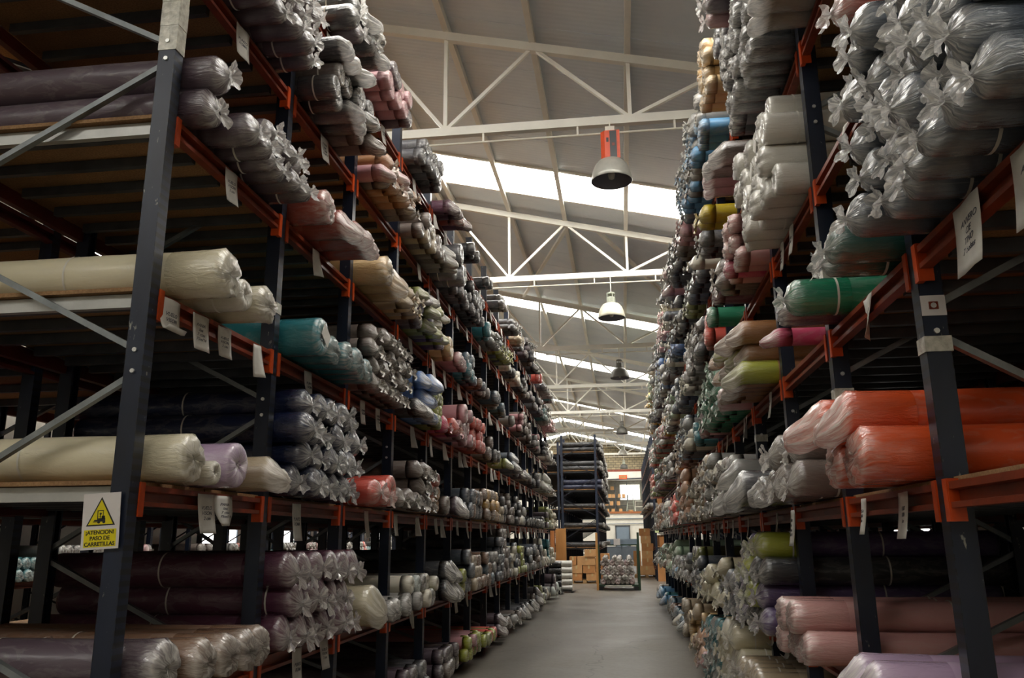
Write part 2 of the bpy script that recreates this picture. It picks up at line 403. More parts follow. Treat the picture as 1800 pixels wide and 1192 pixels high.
# ------------------------------------------------------------------ roof trusses
TY = [-9.5, -3.1, 3.3, 9.7, 16.1, 22.6, 28.65, 34.8, 41.0, 47.0, 53.0]
ZB = 6.9
def truss():
    root = empty('roof_truss')
    xs = [-3.52, -2.16, -.97, .3, 1.5, 2.75]
    full = xs + [3.95]
    for sd in (-1, 1):
        X = lambda x: x if sd > 0 else 2 * RIDGE - x
        obj('top_chord', MB().bar((X(RIDGE), 0, roofz(RIDGE)), (X(4.15), 0, roofz(4.15)), .09, .12), M['truss'], root)
        for k, x in enumerate(xs):
            if k % 2 == 1:
                obj('post', MB().bar((X(x), 0, ZB), (X(x), 0, roofz(X(x))), .05, .05), M['truss'], root)
                for q in (k - 1, k + 1):
                    if q < len(full): obj('web_member', MB().bar((X(x), 0, ZB + .03), (X(full[q]), 0, roofz(X(full[q]))), .045, .05, (0, 1, 0)), M['truss'], root)
    obj('bottom_chord', MB().bar((2 * RIDGE - 4.1, 0, ZB), (4.15, 0, ZB), .09, .12), M['truss'], root)
    return root
def deep_copy(o, parent=None):
    c = o.copy(); COL.objects.link(c)
    if parent is not None: c.parent = parent
    for ch in list(o.children): deep_copy(ch, c)
    return c
t0 = truss(); t0.location = (0, TY[0], 0)
for i, ty in enumerate(TY):
    t = t0 if i == 0 else deep_copy(t0)
    t.location = (0, ty, 0)
    k = i - 3
    lab = ('cream steel roof truss, %s one away from the camera, with W-shaped webs' % ORD[k + 1]) if k >= 0 else ('cream steel roof truss overhead, %s behind the first one in view' % ORD[-k])
    tag(t, lab, 'roof truss', 'cream roof trusses')
cb = empty('roof_brace', (0, 0, 0))
for a, b in (((-.9, 16.1), (-2.6, 22.4)), ((-.3, 16.1), (2.4, 22.4))):
    obj('brace_rod', MB().bar((a[0], a[1], roofz(a[0]) - .02), (b[0], b[1], roofz(b[0]) - .02), .07, .07), M['truss'], cb)
tag(cb, 'pair of cream braces crossing the roof bay behind the second truss', 'brace')
for i, ty in enumerate(TY[3:]):
    c = tag(empty('conduit', (0, ty - .02, ZB - .18)), 'thin pale conduit clipped under the %s roof truss' % ORD[i + 1], 'conduit', 'conduits under the roof trusses')
    obj('pipe', MB().tube([(-3.3, 0, 0), (4.1, 0, 0)], .014, 6), M['conduit'], c)
    for q in range(6): obj('clip', MB().box(-2.9 + q * 1.25, -2.875 + q * 1.25, -.015, .015, 0, .12), M['conduit'], c)
# ------------------------------------------------------------------ bell lamps
def lamp(x, y, zr, shade, house, label, boxy=False, w=.25):
    root = tag(empty('bell_lamp', (x, y, zr)), label, 'lamp', 'industrial bell lamps under the trusses')
    k = w / .25
    prof = [(.25, 0), (.256, .006), (.249, .05), (.235, .12), (.205, .2), (.155, .262), (.1, .285)]
    ins = [(0, .27), (.095, .268), (.15, .252), (.2, .194), (.23, .115), (.244, .048), (.25, 0)]
    obj('shade', MB().lathe([(r * k, z * k) for r, z in prof], seg=32), shade, root, smooth=True)
    obj('reflector', MB().lathe([(r * k * .995, z * k) for r, z in ins] , seg=32), M['lampin'], root, smooth=True)
    obj('bulb', MB().lathe([(.0, .02), (.035, .04), (.045, .09), (.03, .16), (.02, .25), (0, .25)], seg=12), M['white'], root, smooth=True)
    top = ZB - .1 - zr
    if boxy:
        b = obj('gear_box', MB().prismz([(-.12, -.05), (-.07, -.1), (.12, -.1), (.12, .08), (-.12, .08)], .26, .66), house, root)
        obj('black_plate', MB().box(-.005, .08, -.108, -.1, .28, .65), M['black'], b)
        obj('vent', MB().box(-.05, -.02, -.1025, -.099, .5, .56), M['black'], b)
        obj('red_button', MB().box(.02, .055, -.112, -.107, .44, .48), M['beam'], b)
        obj('mount', MB().box(-.06, .06, -.04, .04, .66, .75).box(-.01, .01, -.01, .01, .6, .68), M['conduit'], root)
    else:
        obj('gear_housing', MB().lathe([(.0, .27), (.095, .27), (.1, .3), (.085, .31), (.085, .42), (.07, .44), (0, .44)], seg=16), house, root)
        for a in range(4):
            an = a * math.pi / 2 + .4
            obj('guard_rib', MB().bar((.09 * math.cos(an), .09 * math.sin(an), .3), (.08 * math.cos(an), .08 * math.sin(an), .5), .015), house, root)
        obj('cap', MB().lathe([(0, .5), (.085, .5), (.085, .53), (.03, .55), (0, .55)], seg=16), house, root)
    obj('hanger', MB().tube([(0, 0, .5), (0, 0, top)], .01, 6), M['conduit'], root)
lamp(.03, 9.55, 5.98, M['aluminium'], M['orangebox'], 'large spun metal bell lamp with bright orange gear box, nearest one', True, .255)
lamp(-.06, 15.95, 5.93, M['enamel'], M['lampgrey'], 'cream bell lamp with pale ribbed housing under the second truss', w=.27)
lamp(.08, 22.4, 5.93, M['darklamp'], M['darklamp'], 'dusty dark bell lamp under the third truss', w=.26)
lamp(.12, 34.65, 5.9, M['darklamp'], M['darklamp'], 'small dark bell lamp over the far rack aisle', w=.25)
lamp(.16, 46.9, 6.2, M['aluminium'], M['lampgrey'], 'bright metal bell lamp hanging before the brick gable', w=.27)
lamp(.22, 52.985, 5.95, M['darklamp'], M['lampgrey'], 'dark bell lamp furthest off, just under the brick gable', w=.25)
# ------------------------------------------------------------------ racks
DEP = 1.45
def upright_mesh(h):
    # open C section, back open; x depth .09, y width .075, origin at centre of section
    p = [(-.045, -.0375), (.045, -.0375), (.045, .0375), (-.045, .0375), (-.045, .022), (-.041, .022), (-.041, .0335), (.041, .0335), (.041, -.0335), (-.041, -.0335), (-.041, -.022), (-.045, -.022)]
    return MB().prismz(p, 0, h)
_um = {}
def get_upright(h):
    k = round(h, 2)
    if k not in _um: _um[k] = upright_mesh(h).mesh('upright', M['upright'])
    return _um[k]
_bm = {}
def beam_mesh(L, mat):
    k = (round(L, 3), mat.name)
    if k not in _bm:
        p = [(0, 0), (0, -.026), (-.032, -.03), (-.032, -.068), (0, -.072), (0, -.092), (-.045, -.092), (-.045, -.022), (-.03, -.022), (-.03, 0)]
        _bm[k] = MB().prism(p, -L / 2, L / 2).mesh('beam', mat)
    return _bm[k]
_conn = MB().box(-.02, .007, -.006, .034, -.14, .012).box(-.05, .004, .03, .038, -.14, .012).mesh('connector', M['connector'])
_bolt = MB().tube([(0, -.006, 0), (0, .006, 0)], .011, 8).mesh('bolt', M['bolt'])
_foot = MB().box(-.07, .07, -.06, .06, 0, .008).mesh('foot_plate', M['bar'])
_bars = {}
def bar_mesh(full):
    if full not in _bars:
        L = DEP - .1
        # tube with flattened, cranked ends that hook over the beams
        b = MB()
        b.box(-L / 2 + .05, L / 2 - .05, -.018, .018, -.06, -.004)
        for s in (-1, 1):
            b.bar((s * (L / 2 - .05), 0, -.03), (s * (L / 2 + .0), 0, -.003), .03, .008)
        _bars[full] = b.mesh('crossbar', M['bar'])
    return _bars[full]
def rack(name, xf, s, y0, bay, nb, levels, top, label, group=None, detail=True, brace_nodes=(0.35, 1.15, 2.36, 2.45, 3.98, 4.05), brace_far=(0.75, 1.55, 3.2, 3.24, 4.8, 4.84), zig=None, boards=2, beammat=None, barcap=300, splitf=False):
    """xf: front plane, s: +1 when the open front faces +x. y0: first upright line, nb: bays."""
    root = tag(empty(name, (xf, y0, 0)), label, 'rack', group)
    fx = -s * .045; rx = -s * (DEP - .045)
    um = get_upright(top); lumps = MB(); nbar = 0
    for k in range(nb + 1):
        yy = k * bay
        for j, x in enumerate((fx, rx)):
            u = put('upright', um, root, (x, yy, 0), (0, 0, 0 if (s > 0) == (j == 0) else math.pi))
            if detail and k < 8: put('foot_plate', _foot, u)
        # lattice: zig-zag of diagonals between the two uprights
        fz = [.25, .78, 2.36, 2.45, 3.97, 4.06, 5.2]
        pairs = [((fx, .3), (rx, .75)), ((fx, 2.36), (rx, 1.55)), ((fx, .85), (rx, 1.5)), ((fx, 2.46), (rx, 3.16)), ((fx, 3.97), (rx, 3.22)), ((fx, 4.07), (rx, 4.78)), ((fx, 5.4), (rx, 4.84))]
        for a, b in pairs:
            if max(a[1], b[1]) > top: continue
            br = obj('diagonal_brace', MB().bar((a[0], 0, a[1]), (b[0], 0, b[1]), 0.028, .032, (0, 1, 0)), M['brace'] if detail else M['upright'], root, (0, yy - .0, 0)) if (id(root), a, b) not in _br else put('diagonal_brace', _br[(id(root), a, b)], root, (0, yy, 0))
            _br[(id(root), a, b)] = br.data
            if detail and k < 5: put('bolt', _bolt, br, (a[0], -.04, a[1]))
    for z in levels:
        for k in range(nb):
            yc = (k + .5) * bay
            for j, x in enumerate((0, -s * DEP)):
                flip = (s > 0) == (j == 0)
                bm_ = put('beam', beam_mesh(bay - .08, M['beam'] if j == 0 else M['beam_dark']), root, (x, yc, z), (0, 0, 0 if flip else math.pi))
                if detail and (j == 0 and k < 12):
                    for e in (-1, 1):
                        put('connector', _conn, bm_, (0, e * (bay / 2 - .04 ), 0), None, (1, -e, 1))
            for q in range(boards):
                w = (bay - .01) / boards
                put('deck_board', _board(w - .006), root, (-s * DEP / 2, k * bay + .005 + (q + .5) * w, z))
            nq = 5 if detail else 3
            for q in range(nq):
                yq = k * bay + .12 + q * (bay - .24) / (nq - 1)
                if nbar < barcap: put('crossbar', bar_mesh(1), root, (-s * DEP / 2, yq, z)); nbar += 1
                else: lumps.box(-s * DEP / 2 - .62, -s * DEP / 2 + .62, yq - .018, yq + .018, z - .06, z - .004)
    if lumps.v: tag(obj('crossbars', lumps, M['bar'], root), kind='stuff')
    return root
_br = {}; _bd = {}
def _board(w):
    k = round(w, 3)
    if k not in _bd: _bd[k] = MB().box(-(DEP - .07) / 2, (DEP - .07) / 2, -w / 2, w / 2, 0, .02).mesh('deck_board', M['board'])
    return _bd[k]
LY, LB, LX = 3.41, 1.376, -2.15
RY, RB, RX = 3.22, 1.339, 1.17
LZ = dict(E=.12, D=.93, C=1.85, B=2.76, A=3.67, F=4.60, G=5.49)
RZ = dict(E=.12, D=.92, C=1.79, A=2.69, B=3.58, G=4.48, H=5.38)
rackL = rack('pallet_rack', LX, 1, LY, LB, 15, [LZ[k] for k in 'EDCBAFG'], 6.15, 'navy and orange pallet rack along left side of aisle, bearing the forklift warning sign', 'pallet racks lining the aisle')
rackR = rack('pallet_rack', RX, -1, RY - RB, RB, 17, [RZ[k] for k in 'EDCABGH'], 6.6, 'navy and orange pallet rack along right side of aisle, holding coral rolls', 'pallet racks lining the aisle')
rackL2 = rack('pallet_rack', LX - 2 * DEP - .18, -1, LY - LB, LB, 16, [LZ[k] for k in 'EDCBAFG'], 6.15, 'shadowed pallet rack standing back to back behind the left aisle rack', detail=False, boards=1)
rackR2 = rack('pallet_rack', RX + 2 * DEP + .15, 1, RY - RB, RB, 17, [RZ[k] for k in 'EDCABGH'], 6.4, 'shadowed pallet rack standing back to back behind the right aisle rack', detail=False, boards=1)
FZ = [.5, 1.25, 2.0, 2.75, 3.5, 4.25, 5.0]
rackL3 = rack('pallet_rack', -9.3, 1, 2.0, 1.5, 24, [.12, 1.0, 2.0, 3.1, 4.2], 5.2, 'distant pallet rack beyond the hidden left aisle, glimpsed through shelf gaps', detail=False, boards=1)
rackF1 = rack('pallet_rack', -.95, 1, 33.0, 1.4, 11, FZ, 5.7, 'navy far rack end-on in mid aisle, stacked with black rolls over brown boards', detail=False, boards=1)
rackF2 = rack('pallet_rack', -3.95, -1, 33.6, 1.4, 11, FZ, 5.5, 'dark far rack back to back behind the black roll rack', detail=False, boards=1)
rackF3 = rack('pallet_rack', 1.22, -1, 33.0, 1.4, 12, FZ, 5.7, 'navy far rack at right end of aisle with cartons on its shelves', detail=False, boards=1)
# silver tape wound round the first left upright
tp = MB()
for i in range(12):
    z0 = 4.02 + i * .14
    tp.box(-.094, .004, -.0405 - .002 * (i % 3), -.036, z0, z0 + .142); tp.box(-.002, .0045 + .002 * (i % 2), -.04, .04, z0, z0 + .142)
obj('peeling_tape', tp, M['clearfilm'], rackL, (0, 0, 0))
for (k, z, si) in ((3, 2.5, 0), (2, 3.02, 0)):
    obj('tape_band', MB().box(-.096, .004, -.0415, .0415, z, z + .07), M['clearfilm'], rackL, (0, (k - 1) * LB, 0))
for (k, z) in ((2, 2.32), (3, 2.1), (1, 2.28), (4, 2.4), (2, 3.0)):
    obj('tape_band', MB().box(-.004, .096, -.0415, .0415, z, z + .06), M['clearfilm'], rackR, (0, k * RB, 0))
st = obj('sticker', MB().box(.0, .09, -.043, -.0405, 2.42, 2.5), M['signwhite'], rackR, (0, RB, 0)); st['label'] = 'white sticker with red square'
obj('red_mark', MB().box(.028, .062, -.045, -.043, 2.445, 2.475), M['beam'], st)
# ------------------------------------------------------------------ rolls
SEG = 22; R0 = .09; LEN = 1.55
def ring_mesh(rings, seg, closed_start=True, closed_end=True):
    """rings: list of (n,3) arrays"""
    v = np.concatenate(rings); f = []
    for i in range(len(rings) - 1):
        for j in range(seg):
            a = i * seg + j; b = i * seg + (j + 1) % seg
            f.append((a, b, b + seg, a + seg))
    return v, f
def body_template(seg, seed, sag=.0, length=LEN):
    rs = np.random.RandomState(seed); th = np.arange(seg) * 2 * np.pi / seg
    xs = [(-length, 0.05), (-length, .93), (-length + .02, 1.0), (-.8 * length, 1), (-.6 * length, 1.0), (-.4 * length, 1.0), (-.2 * length, 1), (-.06, 1), (-.02, 1.0), (-.004, .95), (0, .85), (0, .5), (-.002, .22), (-.004, .2), (-.05, .19), (-.05, .01)]
    rings = []
    for x, k in xs:
        w = 1 + .012 * np.sin(th * 2 + seed + x * 3) + .01 * rs.randn()
        r = R0 * k * (w if k > .8 else 1)
        rings.append(np.stack([np.full(seg, x), r * np.cos(th), r * np.sin(th) * (1 - sag)], 1))
    v, f = ring_mesh(rings, seg)
    return v, [q[::-1] for q in f]
def bag_template(kind, seg, seed, start=-.26):
    rs = np.random.RandomState(seed); th = np.arange(seg) * 2 * np.pi / seg
    ph = rs.rand(8) * 6.28
    def pleat(x, hi=1.0):
        return (.5 * np.sin(th * 5 + ph[0] + x * 9) + .35 * np.sin(th * 9 + ph[1] - x * 14) * hi + .3 * np.sin(th * 3 + ph[2]) + .14 * rs.randn(seg))
    # (x, radius factor, pleat amplitude, film)
    if kind == 'tied':
        P = [(start, 1.012, 0, 0), (-.1, 1.02, .004, 0), (-.03, 1.03, .01, .05), (0, 1.0, .015, .16), (.02, .88, .035, .3), (.034, .68, .06, .48), (.043, .46, .08, .66), (.05, .27, .07, .82), (.057, .14, .04, .95), (.063, .14, .04, 1), (.072, .3, .1, 1), (.08, .46, .13, .95), (.084, .6, .17, .9), (.09, .66, .2, .9)]
        dy, dz = rs.uniform(-.25, .25), rs.uniform(-.55, .1)
    elif kind == 'flat':
        P = [(start, 1.01, 0, 0), (-.1, 1.02, .005, .03), (-.03, 1.03, .01, .12), (-.005, 1.0, .012, .3), (.006, .86, .02, .34), (.01, .6, .05, .4), (.006, .36, .08, .6), (-.004, .2, .1, .8), (-.01, .05, .1, .9)]
        dy = dz = 0
    elif kind == 'bag':
        L = rs.uniform(.09, .16)
        P = [(start, 1.012, 0, 0), (-.08, 1.03, .01, .06), (-.01, 1.04, .03, .14), (.14 * L, 1.0, .06, .62), (.4 * L, .9, .12, .88), (.62 * L, .8, .18, .93), (.8 * L, .68, .22, .95), (.95 * L, .5, .22, .95), (L, .24, .14, 1), (L * .98, .04, .02, 1)]
        dy, dz = rs.uniform(-.2, .2), rs.uniform(-.45, -.15)
    else:  # loose: crumpled open end
        P = [(start, 1.012, 0, 0), (-.06, 1.04, .02, .12), (.0, 1.05, .05, .35), (.02, .95, .1, .65), (.035, .8, .15, .75), (.03, .55, .2, .8), (.045, .4, .2, .9), (.03, .2, .1, 1), (.025, .03, .1, 1)]
        dy, dz = rs.uniform(-.1, .1), rs.uniform(-.3, 0)
    rings = []; film = []; fold = []
    tied_x = .076
    for x, k, a, fl in P:
        r = R0 * (k + a * pleat(x))
        off = max(0, x) ; sq = 1.0
        cy, cz = dy * off, dz * off - (R0 * (.3 if kind == 'bag' else .12) * min(1, off / .06) if kind != 'flat' else 0)
        if kind == 'bag': sq = 1 - .35 * min(1, off / .15)
        rx = np.full(seg, x) + (.003 * rs.randn(seg) if a > .04 else 0) + (.012 * np.sin(th * 4 + ph[3]) if a > .12 and kind == 'tied' else 0)
        rings.append(np.stack([rx, cy + r * np.cos(th), cz + r * np.sin(th) * sq], 1))
        film += [fl] * seg
        fold.append(np.stack([np.cos(th) * 4.2, np.sin(th) * 4.2, np.full(seg, x * 9.0)], 1))
    v, f = ring_mesh(rings, seg)
    return v, [q[::-1] for q in f], np.array(film, np.float32), np.concatenate(fold)
def np_mesh(name, v, f, mat, film=None, fold=None, tone=None):
    me = bpy.data.meshes.new(name)
    f = np.asarray(f, np.int32); nf = len(f)
    me.vertices.add(len(v)); me.vertices.foreach_set('co', np.asarray(v, np.float32).ravel())
    me.loops.add(nf * 4); me.loops.foreach_set('vertex_index', f.ravel())
    me.polygons.add(nf); me.polygons.foreach_set('loop_start', np.arange(nf, dtype=np.int32) * 4)
    me.polygons.foreach_set('use_smooth', np.ones(nf, bool))
    me.update(calc_edges=True)
    if film is not None:
        a = me.attributes.new('film', 'FLOAT', 'POINT'); a.data.foreach_set('value', np.asarray(film, np.float32))
        a = me.attributes.new('fold', 'FLOAT_VECTOR', 'POINT'); a.data.foreach_set('vector', np.asarray(fold, np.float32).ravel())
    if tone is not None:
        a = me.attributes.new('tone', 'FLOAT_COLOR', 'POINT'); a.data.foreach_set('color', np.asarray(tone, np.float32).ravel())
    me.materials.append(mat)
    return me
BODY = [np_mesh('fabric_roll', *body_template(SEG, 3 + i), M['cloth']) for i in range(3)]
BAG = {}
for kd in ('tied', 'flat', 'bag', 'loose'):
    BAG[kd] = []
    for i in range(6):
        v, f, fi, fo = bag_template(kd, 30, 40 + i * 7 + len(kd)); BAG[kd].append(np_mesh('plastic_wrap', v, f, M['film'], fi, fo))
def strap_mesh():
    b = MB(); n = 22
    for i in range(n):
        a = 2 * math.pi * i / n
        b.v += [(0, R0 * 1.035 * math.cos(a), R0 * 1.035 * math.sin(a)), (.011, R0 * 1.035 * math.cos(a), R0 * 1.035 * math.sin(a))]
    b.f += [(2 * i, 2 * ((i + 1) % n), 2 * ((i + 1) % n) + 1, 2 * i + 1) for i in range(n)]
    return b.mesh('strap', M['strap'], True)
STRAP = strap_mesh()
TAGM = MB().box(.012, .016, -.035, .035, -.05, .045).mesh('paper_tag', M['paper'])
C = dict(rosewood='7c5458', mauve='54464f', grey='56565a', charcoal='323336', black='19191b', navy='1a2342', cream='cfc6a8', ivory='d8d2bf', white='d9d6cc', teal='2f7d86', lilac='b59cb8', beige='b6a488', plum='5c3448', rose='c08c90', coral='d8584a', brick='a2493c', sand='e0bd86', lime='8c9250', violet='5c4a72', brown='7a5c48', tan='a8764c', blue='6f93cc', steel='565e68', slate='4a6270', pink='cf9a96', fuchsia='c8466a', orange='e25828', green='1f7a58', yellow='c9b21c', gold='c49228', skyblue='5f9cc8', pale='b9c2bd', taupe='6e625b', mint='9fb89a', peach='c99a7a', ochre='b0702e', dove='8e8c88', bottle='2c5a52')
CN = dict(steel='blue-grey', dove='light-grey', pale='pale-green', bottle='bottle-green', skyblue='sky-blue', slate='slate-blue')
KN = dict(tied='tied', flat='flat-ended', bag='bagged', loose='crumple-wrapped')
ROLLS = []
def stack(side, lv, bay, a, nb, rows, r, col, kind='tied', prot=.2, bagcol=None, jit=.04, rise=True):
    """nb rolls along the shelf starting at fraction a of the bay, rows high, close-packed."""
    if side == 'L': y0 = LY + (bay - 1) * LB; bw = LB; z0 = LZ[lv] + .021; xf = LX; s = 1
    else: y0 = RY + (bay - 1) * RB; bw = RB; z0 = RZ[lv] + .021; xf = RX; s = -1
    ys = y0 + .042 + a * (bw - .084); yend = y0 + bw - .04
    nmax = int((yend - ys) / (2.02 * r) + 1e-3); nb = min(nb, nmax)
    cols = col if isinstance(col, (list, tuple)) else [col]
    kinds = kind if isinstance(kind, (list, tuple)) else [kind]
    ref = STK.setdefault((side, lv, bay), {})
    for j in range(rows):
        n = nb - (j % 2) if rise else nb - j
        for i in range(n):
            yy = ys + r + i * 2.02 * r + (r if rise and j % 2 else (r * j if not rise else 0))
            zz = z0 + r * 1.03 + j * r * 1.76
            pr = prot + random.uniform(-jit, jit)
            cc = cols[random.randrange(len(cols))] if len(cols) > 1 else cols[0]
            kk = kinds[random.randrange(len(kinds))] if len(kinds) > 1 else kinds[0]
            ref[j] = ref.get(j, 0) + 1
            ROLLS.append(dict(side=side, lv=lv, bay=bay, x=xf + s * pr, y=yy, z=zz, r=r, c=cc, k=kk, bc=bagcol, row=j, idx=ref[j], s=s))
STK = {}
# ---- left rack contents (bay 1 begins at the upright with the sign)
S = lambda *a, **k: stack('L', *a, **k)
GR = ['grey', 'charcoal', 'taupe', 'grey']
S('G', 1, .1, 5, 2, .085, 'grey'); S('G', 2, .35, 4, 2, .095, ['charcoal', 'mauve'], ['tied', 'bag']); S('G', 3, 0, 5, 2, .085, ['rose', 'mauve'], 'flat', .24); S('G', 4, .1, 5, 2, .09, ['charcoal', 'grey'], 'flat', .22)
S('G', 5, .1, 4, 1, .09, ['brick', 'plum'], 'bag'); S('G', 6, .2, 3, 1, .09, 'charcoal', 'flat'); S('G', 7, .3, 2, 1, .08, 'charcoal', 'flat'); S('G', 8, .2, 3, 2, .07, GR, 'loose'); S('G', 9, .4, 4, 2, .07, GR, 'tied')
S('F', 1, 0, 7, 3, .083, 'mauve', 'tied', .22); S('F', 2, 0, 6, 3, .085, ['taupe', 'grey', 'charcoal'], ['flat', 'bag', 'flat'], .26); S('F', 3, 0, 7, 2, .075, ['rose', 'tan', 'taupe'], ['tied', 'bag']); S('F', 4, .0, 6, 2, .08, ['taupe', 'beige'], 'flat', .24); S('F', 4, .75, 2, 2, .08, 'dove', 'bag', .26, 'lime')
S('F', 5, 0, 2, 2, .13, 'grey', 'flat', .3); S('F', 5, .5, 4, 2, .07, 'grey', 'flat'); S('F', 6, 0, 7, 3, .075, ['charcoal', 'grey'], 'flat', .22); S('F', 7, .1, 2, 1, .12, 'teal', 'flat'); S('F', 7, .55, 4, 2, .07, 'dove', 'tied'); S('F', 8, 0, 7, 2, .075, ['lime', 'grey'], 'tied', .2, 'lime')
ACC = ['dove', 'beige', 'slate', 'rose', 'lime', 'steel', 'ivory', 'brown', 'teal', 'mauve']
def vary(fn, lv, k0, k1, rows, r, col, kind, prot, bc):
    for k in range(k0, k1):
        a = random.uniform(0, .08)
        while a < .93:
            w = random.choice([.25, .33, .5]); rr = r * random.uniform(.85, 1.2); n = max(1, int(w * 1.26 / (2.02 * rr)))
            if random.random() > .07:
                c = [random.choice(col if isinstance(col, (list, tuple)) else [col])] if random.random() < .8 else [random.choice(ACC)]
                fn(lv, k, a, n, max(1, rows - random.choice([0, 0, 1, 1, 2])), rr, c, kind if random.random() < .75 else random.choice(['flat', 'loose', 'bag', 'tied']), prot * random.uniform(.8, 1.35), bc)
            a += w
A_ = lambda lv, k0, k1, rows, r, col, kind='tied', prot=.18, bc=None: vary(S, lv, k0, k1, rows, r, col, kind, prot, bc)
A_('F', 9, 11, 2, .07, ['charcoal', 'grey', 'taupe'], 'flat'); A_('F', 11, 14, 3, .07, ['taupe', 'grey', 'mauve'], 'loose'); A_('F', 14, 16, 3, .075, ['dove', 'rose'], 'tied')
A_('G', 10, 12, 3, .08, ['charcoal', 'grey'], ['loose', 'tied']); S('G', 12, .1, 4, 1, .09, 'grey', 'bag'); S('G', 13, .2, 2, 1, .13, 'coral', 'flat'); A_('G', 14, 16, 2, .07, ['dove', 'grey'])
S('A', 1, 0.02, 1, 1, .1, 'mauve', 'tied', .13); S('A', 1, 0.02, 1, 1, .1, 'mauve', 'tied', .15); ROLLS[-1]['z'] += .19; ROLLS[-1].update(row=1, idx=1); STK[('L', 'A', 1)].update({0: 1, 1: 1}); S('A', 1, .2, 1, 1, .09, 'mauve', 'tied', .2); S('A', 1, .34, 5, 2, .075, 'mauve', 'tied', .2); S('A', 2, 0, 1, 1, .115, 'brick', 'loose', .24); S('A', 2, .24, 3, 1, .105, 'brick', 'bag', .24); S('A', 3, 0, 3, 1, .12, 'sand', ['bag', 'loose'], .22); S('A', 3, .1, 2, 1, .1, 'sand', 'bag', .2) if 0 else None
S('A', 3, .62, 4, 2, .06, ['sand', 'beige'], 'tied', .22); S('A', 4, 0, 7, 3, .072, ['lime', 'taupe', 'violet'], ['flat', 'bag'], .22, 'lime'); S('A', 4, .85, 1, 1, .09, 'violet', 'loose'); S('A', 5, .05, 2, 1, .12, 'sand', 'flat'); S('A', 5, .5, 3, 1, .09, 'rose', 'loose')
S('A', 6, 0, 3, 2, .1, ['slate', 'teal'], 'flat'); S('A', 6, .5, 5, 1, .07, ['slate', 'brown'], 'flat'); A_('A', 7, 8, 1, .08, ['rose', 'brown', 'taupe'], 'loose'); A_('A', 8, 10, 2, .08, ['dove', 'charcoal'], ['flat', 'loose']); A_('A', 10, 12, 3, .07, GR, 'flat'); A_('A', 12, 14, 3, .07, ['charcoal', 'dove'], 'flat'); A_('A', 14, 16, 3, .09, ['dove', 'white'], 'tied')
S('B', 1, .06, 1, 1, .12, 'cream', 'loose', .24); S('B', 1, .28, 1, 1, .085, 'ivory', 'flat', .2); S('B', 1, .44, 1, 1, .1, 'cream', 'loose', .22); S('B', 2, .03, 1, 1, .125, 'teal', 'flat', .24); S('B', 2, .24, 5, 1, .095, 'teal', 'loose', .24)
S('B', 3, .0, 7, 4, .08, 'rose', 'tied', .16); [r.update(c='taupe') for r in ROLLS if r['side'] == 'L' and r['lv'] == 'B' and r['bay'] == 3]
S('B', 4, 0, 2, 1, .085, 'charcoal', 'bag'); S('B', 4, .22, 3, 3, .09, 'blue', 'bag', .2); S('B', 4, .66, 3, 4, .07, 'lime', 'flat', .2, 'lime')
S('B', 5, 0, 3, 1, .1, ['fuchsia', 'coral'], 'tied'); S('B', 5, .5, 2, 2, .12, 'rose', 'flat', .24); S('B', 6, 0, 2, 3, .085, 'rose', 'flat'); S('B', 6, .3, 5, 3, .08, 'coral', 'flat', .2); A_('B', 7, 8, 3, .08, ['taupe', 'charcoal'], 'flat'); A_('B', 8, 9, 1, .08, ['lime', 'grey'], 'flat', .18, 'lime'); A_('B', 9, 11, 2, .08, ['steel', 'taupe'], ['bag', 'flat']); A_('B', 11, 13, 2, .07, GR, 'flat'); S('B', 13, .2, 3, 2, .11, 'white', 'bag', .26); A_('B', 14, 16, 2, .08, ['dove', 'grey'], 'tied')
S('C', 1, .04, 1, 1, .11, 'cream', 'loose', .12); S('C', 1, .27, 1, 1, .06, 'ivory', 'flat', .16); S('C', 1, .40, 1, 1, .115, 'lilac', 'flat', .16); S('C', 1, .66, 1, 1, .095, 'beige', 'bag', .22)
S('C', 2, 0, 6, 4, .095, 'navy', 'tied', .14); S('C', 3, .0, 2, 1, .1, 'coral', 'tied', .2); S('C', 3, .34, 1, 1, .13, 'coral', 'flat', .2); S('C', 3, .62, 3, 1, .09, 'taupe', 'tied', .2)
S('C', 4, 0, 4, 3, .085, 'taupe', 'tied', .2); S('C', 4, .55, 4, 3, .075, ['brick', 'tan'], 'flat', .2); S('C', 5, 0, 2, 1, .1, 'taupe', 'flat'); S('C', 5, .4, 3, 1, .11, 'mauve', 'bag', .2); S('C', 6, 0, 6, 2, .1, ['steel', 'steel', 'brown'], 'flat', .2); S('C', 7, 0, 7, 3, .08, ['gold', 'brown', 'gold'], 'loose', .2); A_('C', 8, 10, 4, .075, ['charcoal', 'grey', 'taupe'], 'flat'); A_('C', 10, 11, 2, .08, ['dove', 'ivory'], 'loose'); A_('C', 11, 13, 2, .08, ['charcoal', 'black', 'grey'], 'flat'); A_('C', 13, 14, 3, .075, 'grey', 'loose'); A_('C', 14, 16, 3, .09, ['cream', 'lime', 'ivory'], ['tied', 'loose'])
S('D', 1, .03, 1, 1, .11, 'mauve', 'loose', .12); S('D', 1, .22, 5, 1, .1, 'brown', 'loose', .16); S('D', 2, 0, 6, 3, .105, 'plum', 'tied', .12); S('D', 3, .05, 1, 1, .15, 'cream', 'bag', .2); S('D', 3, .34, 6, 1, .085, 'dove', 'loose', .22)
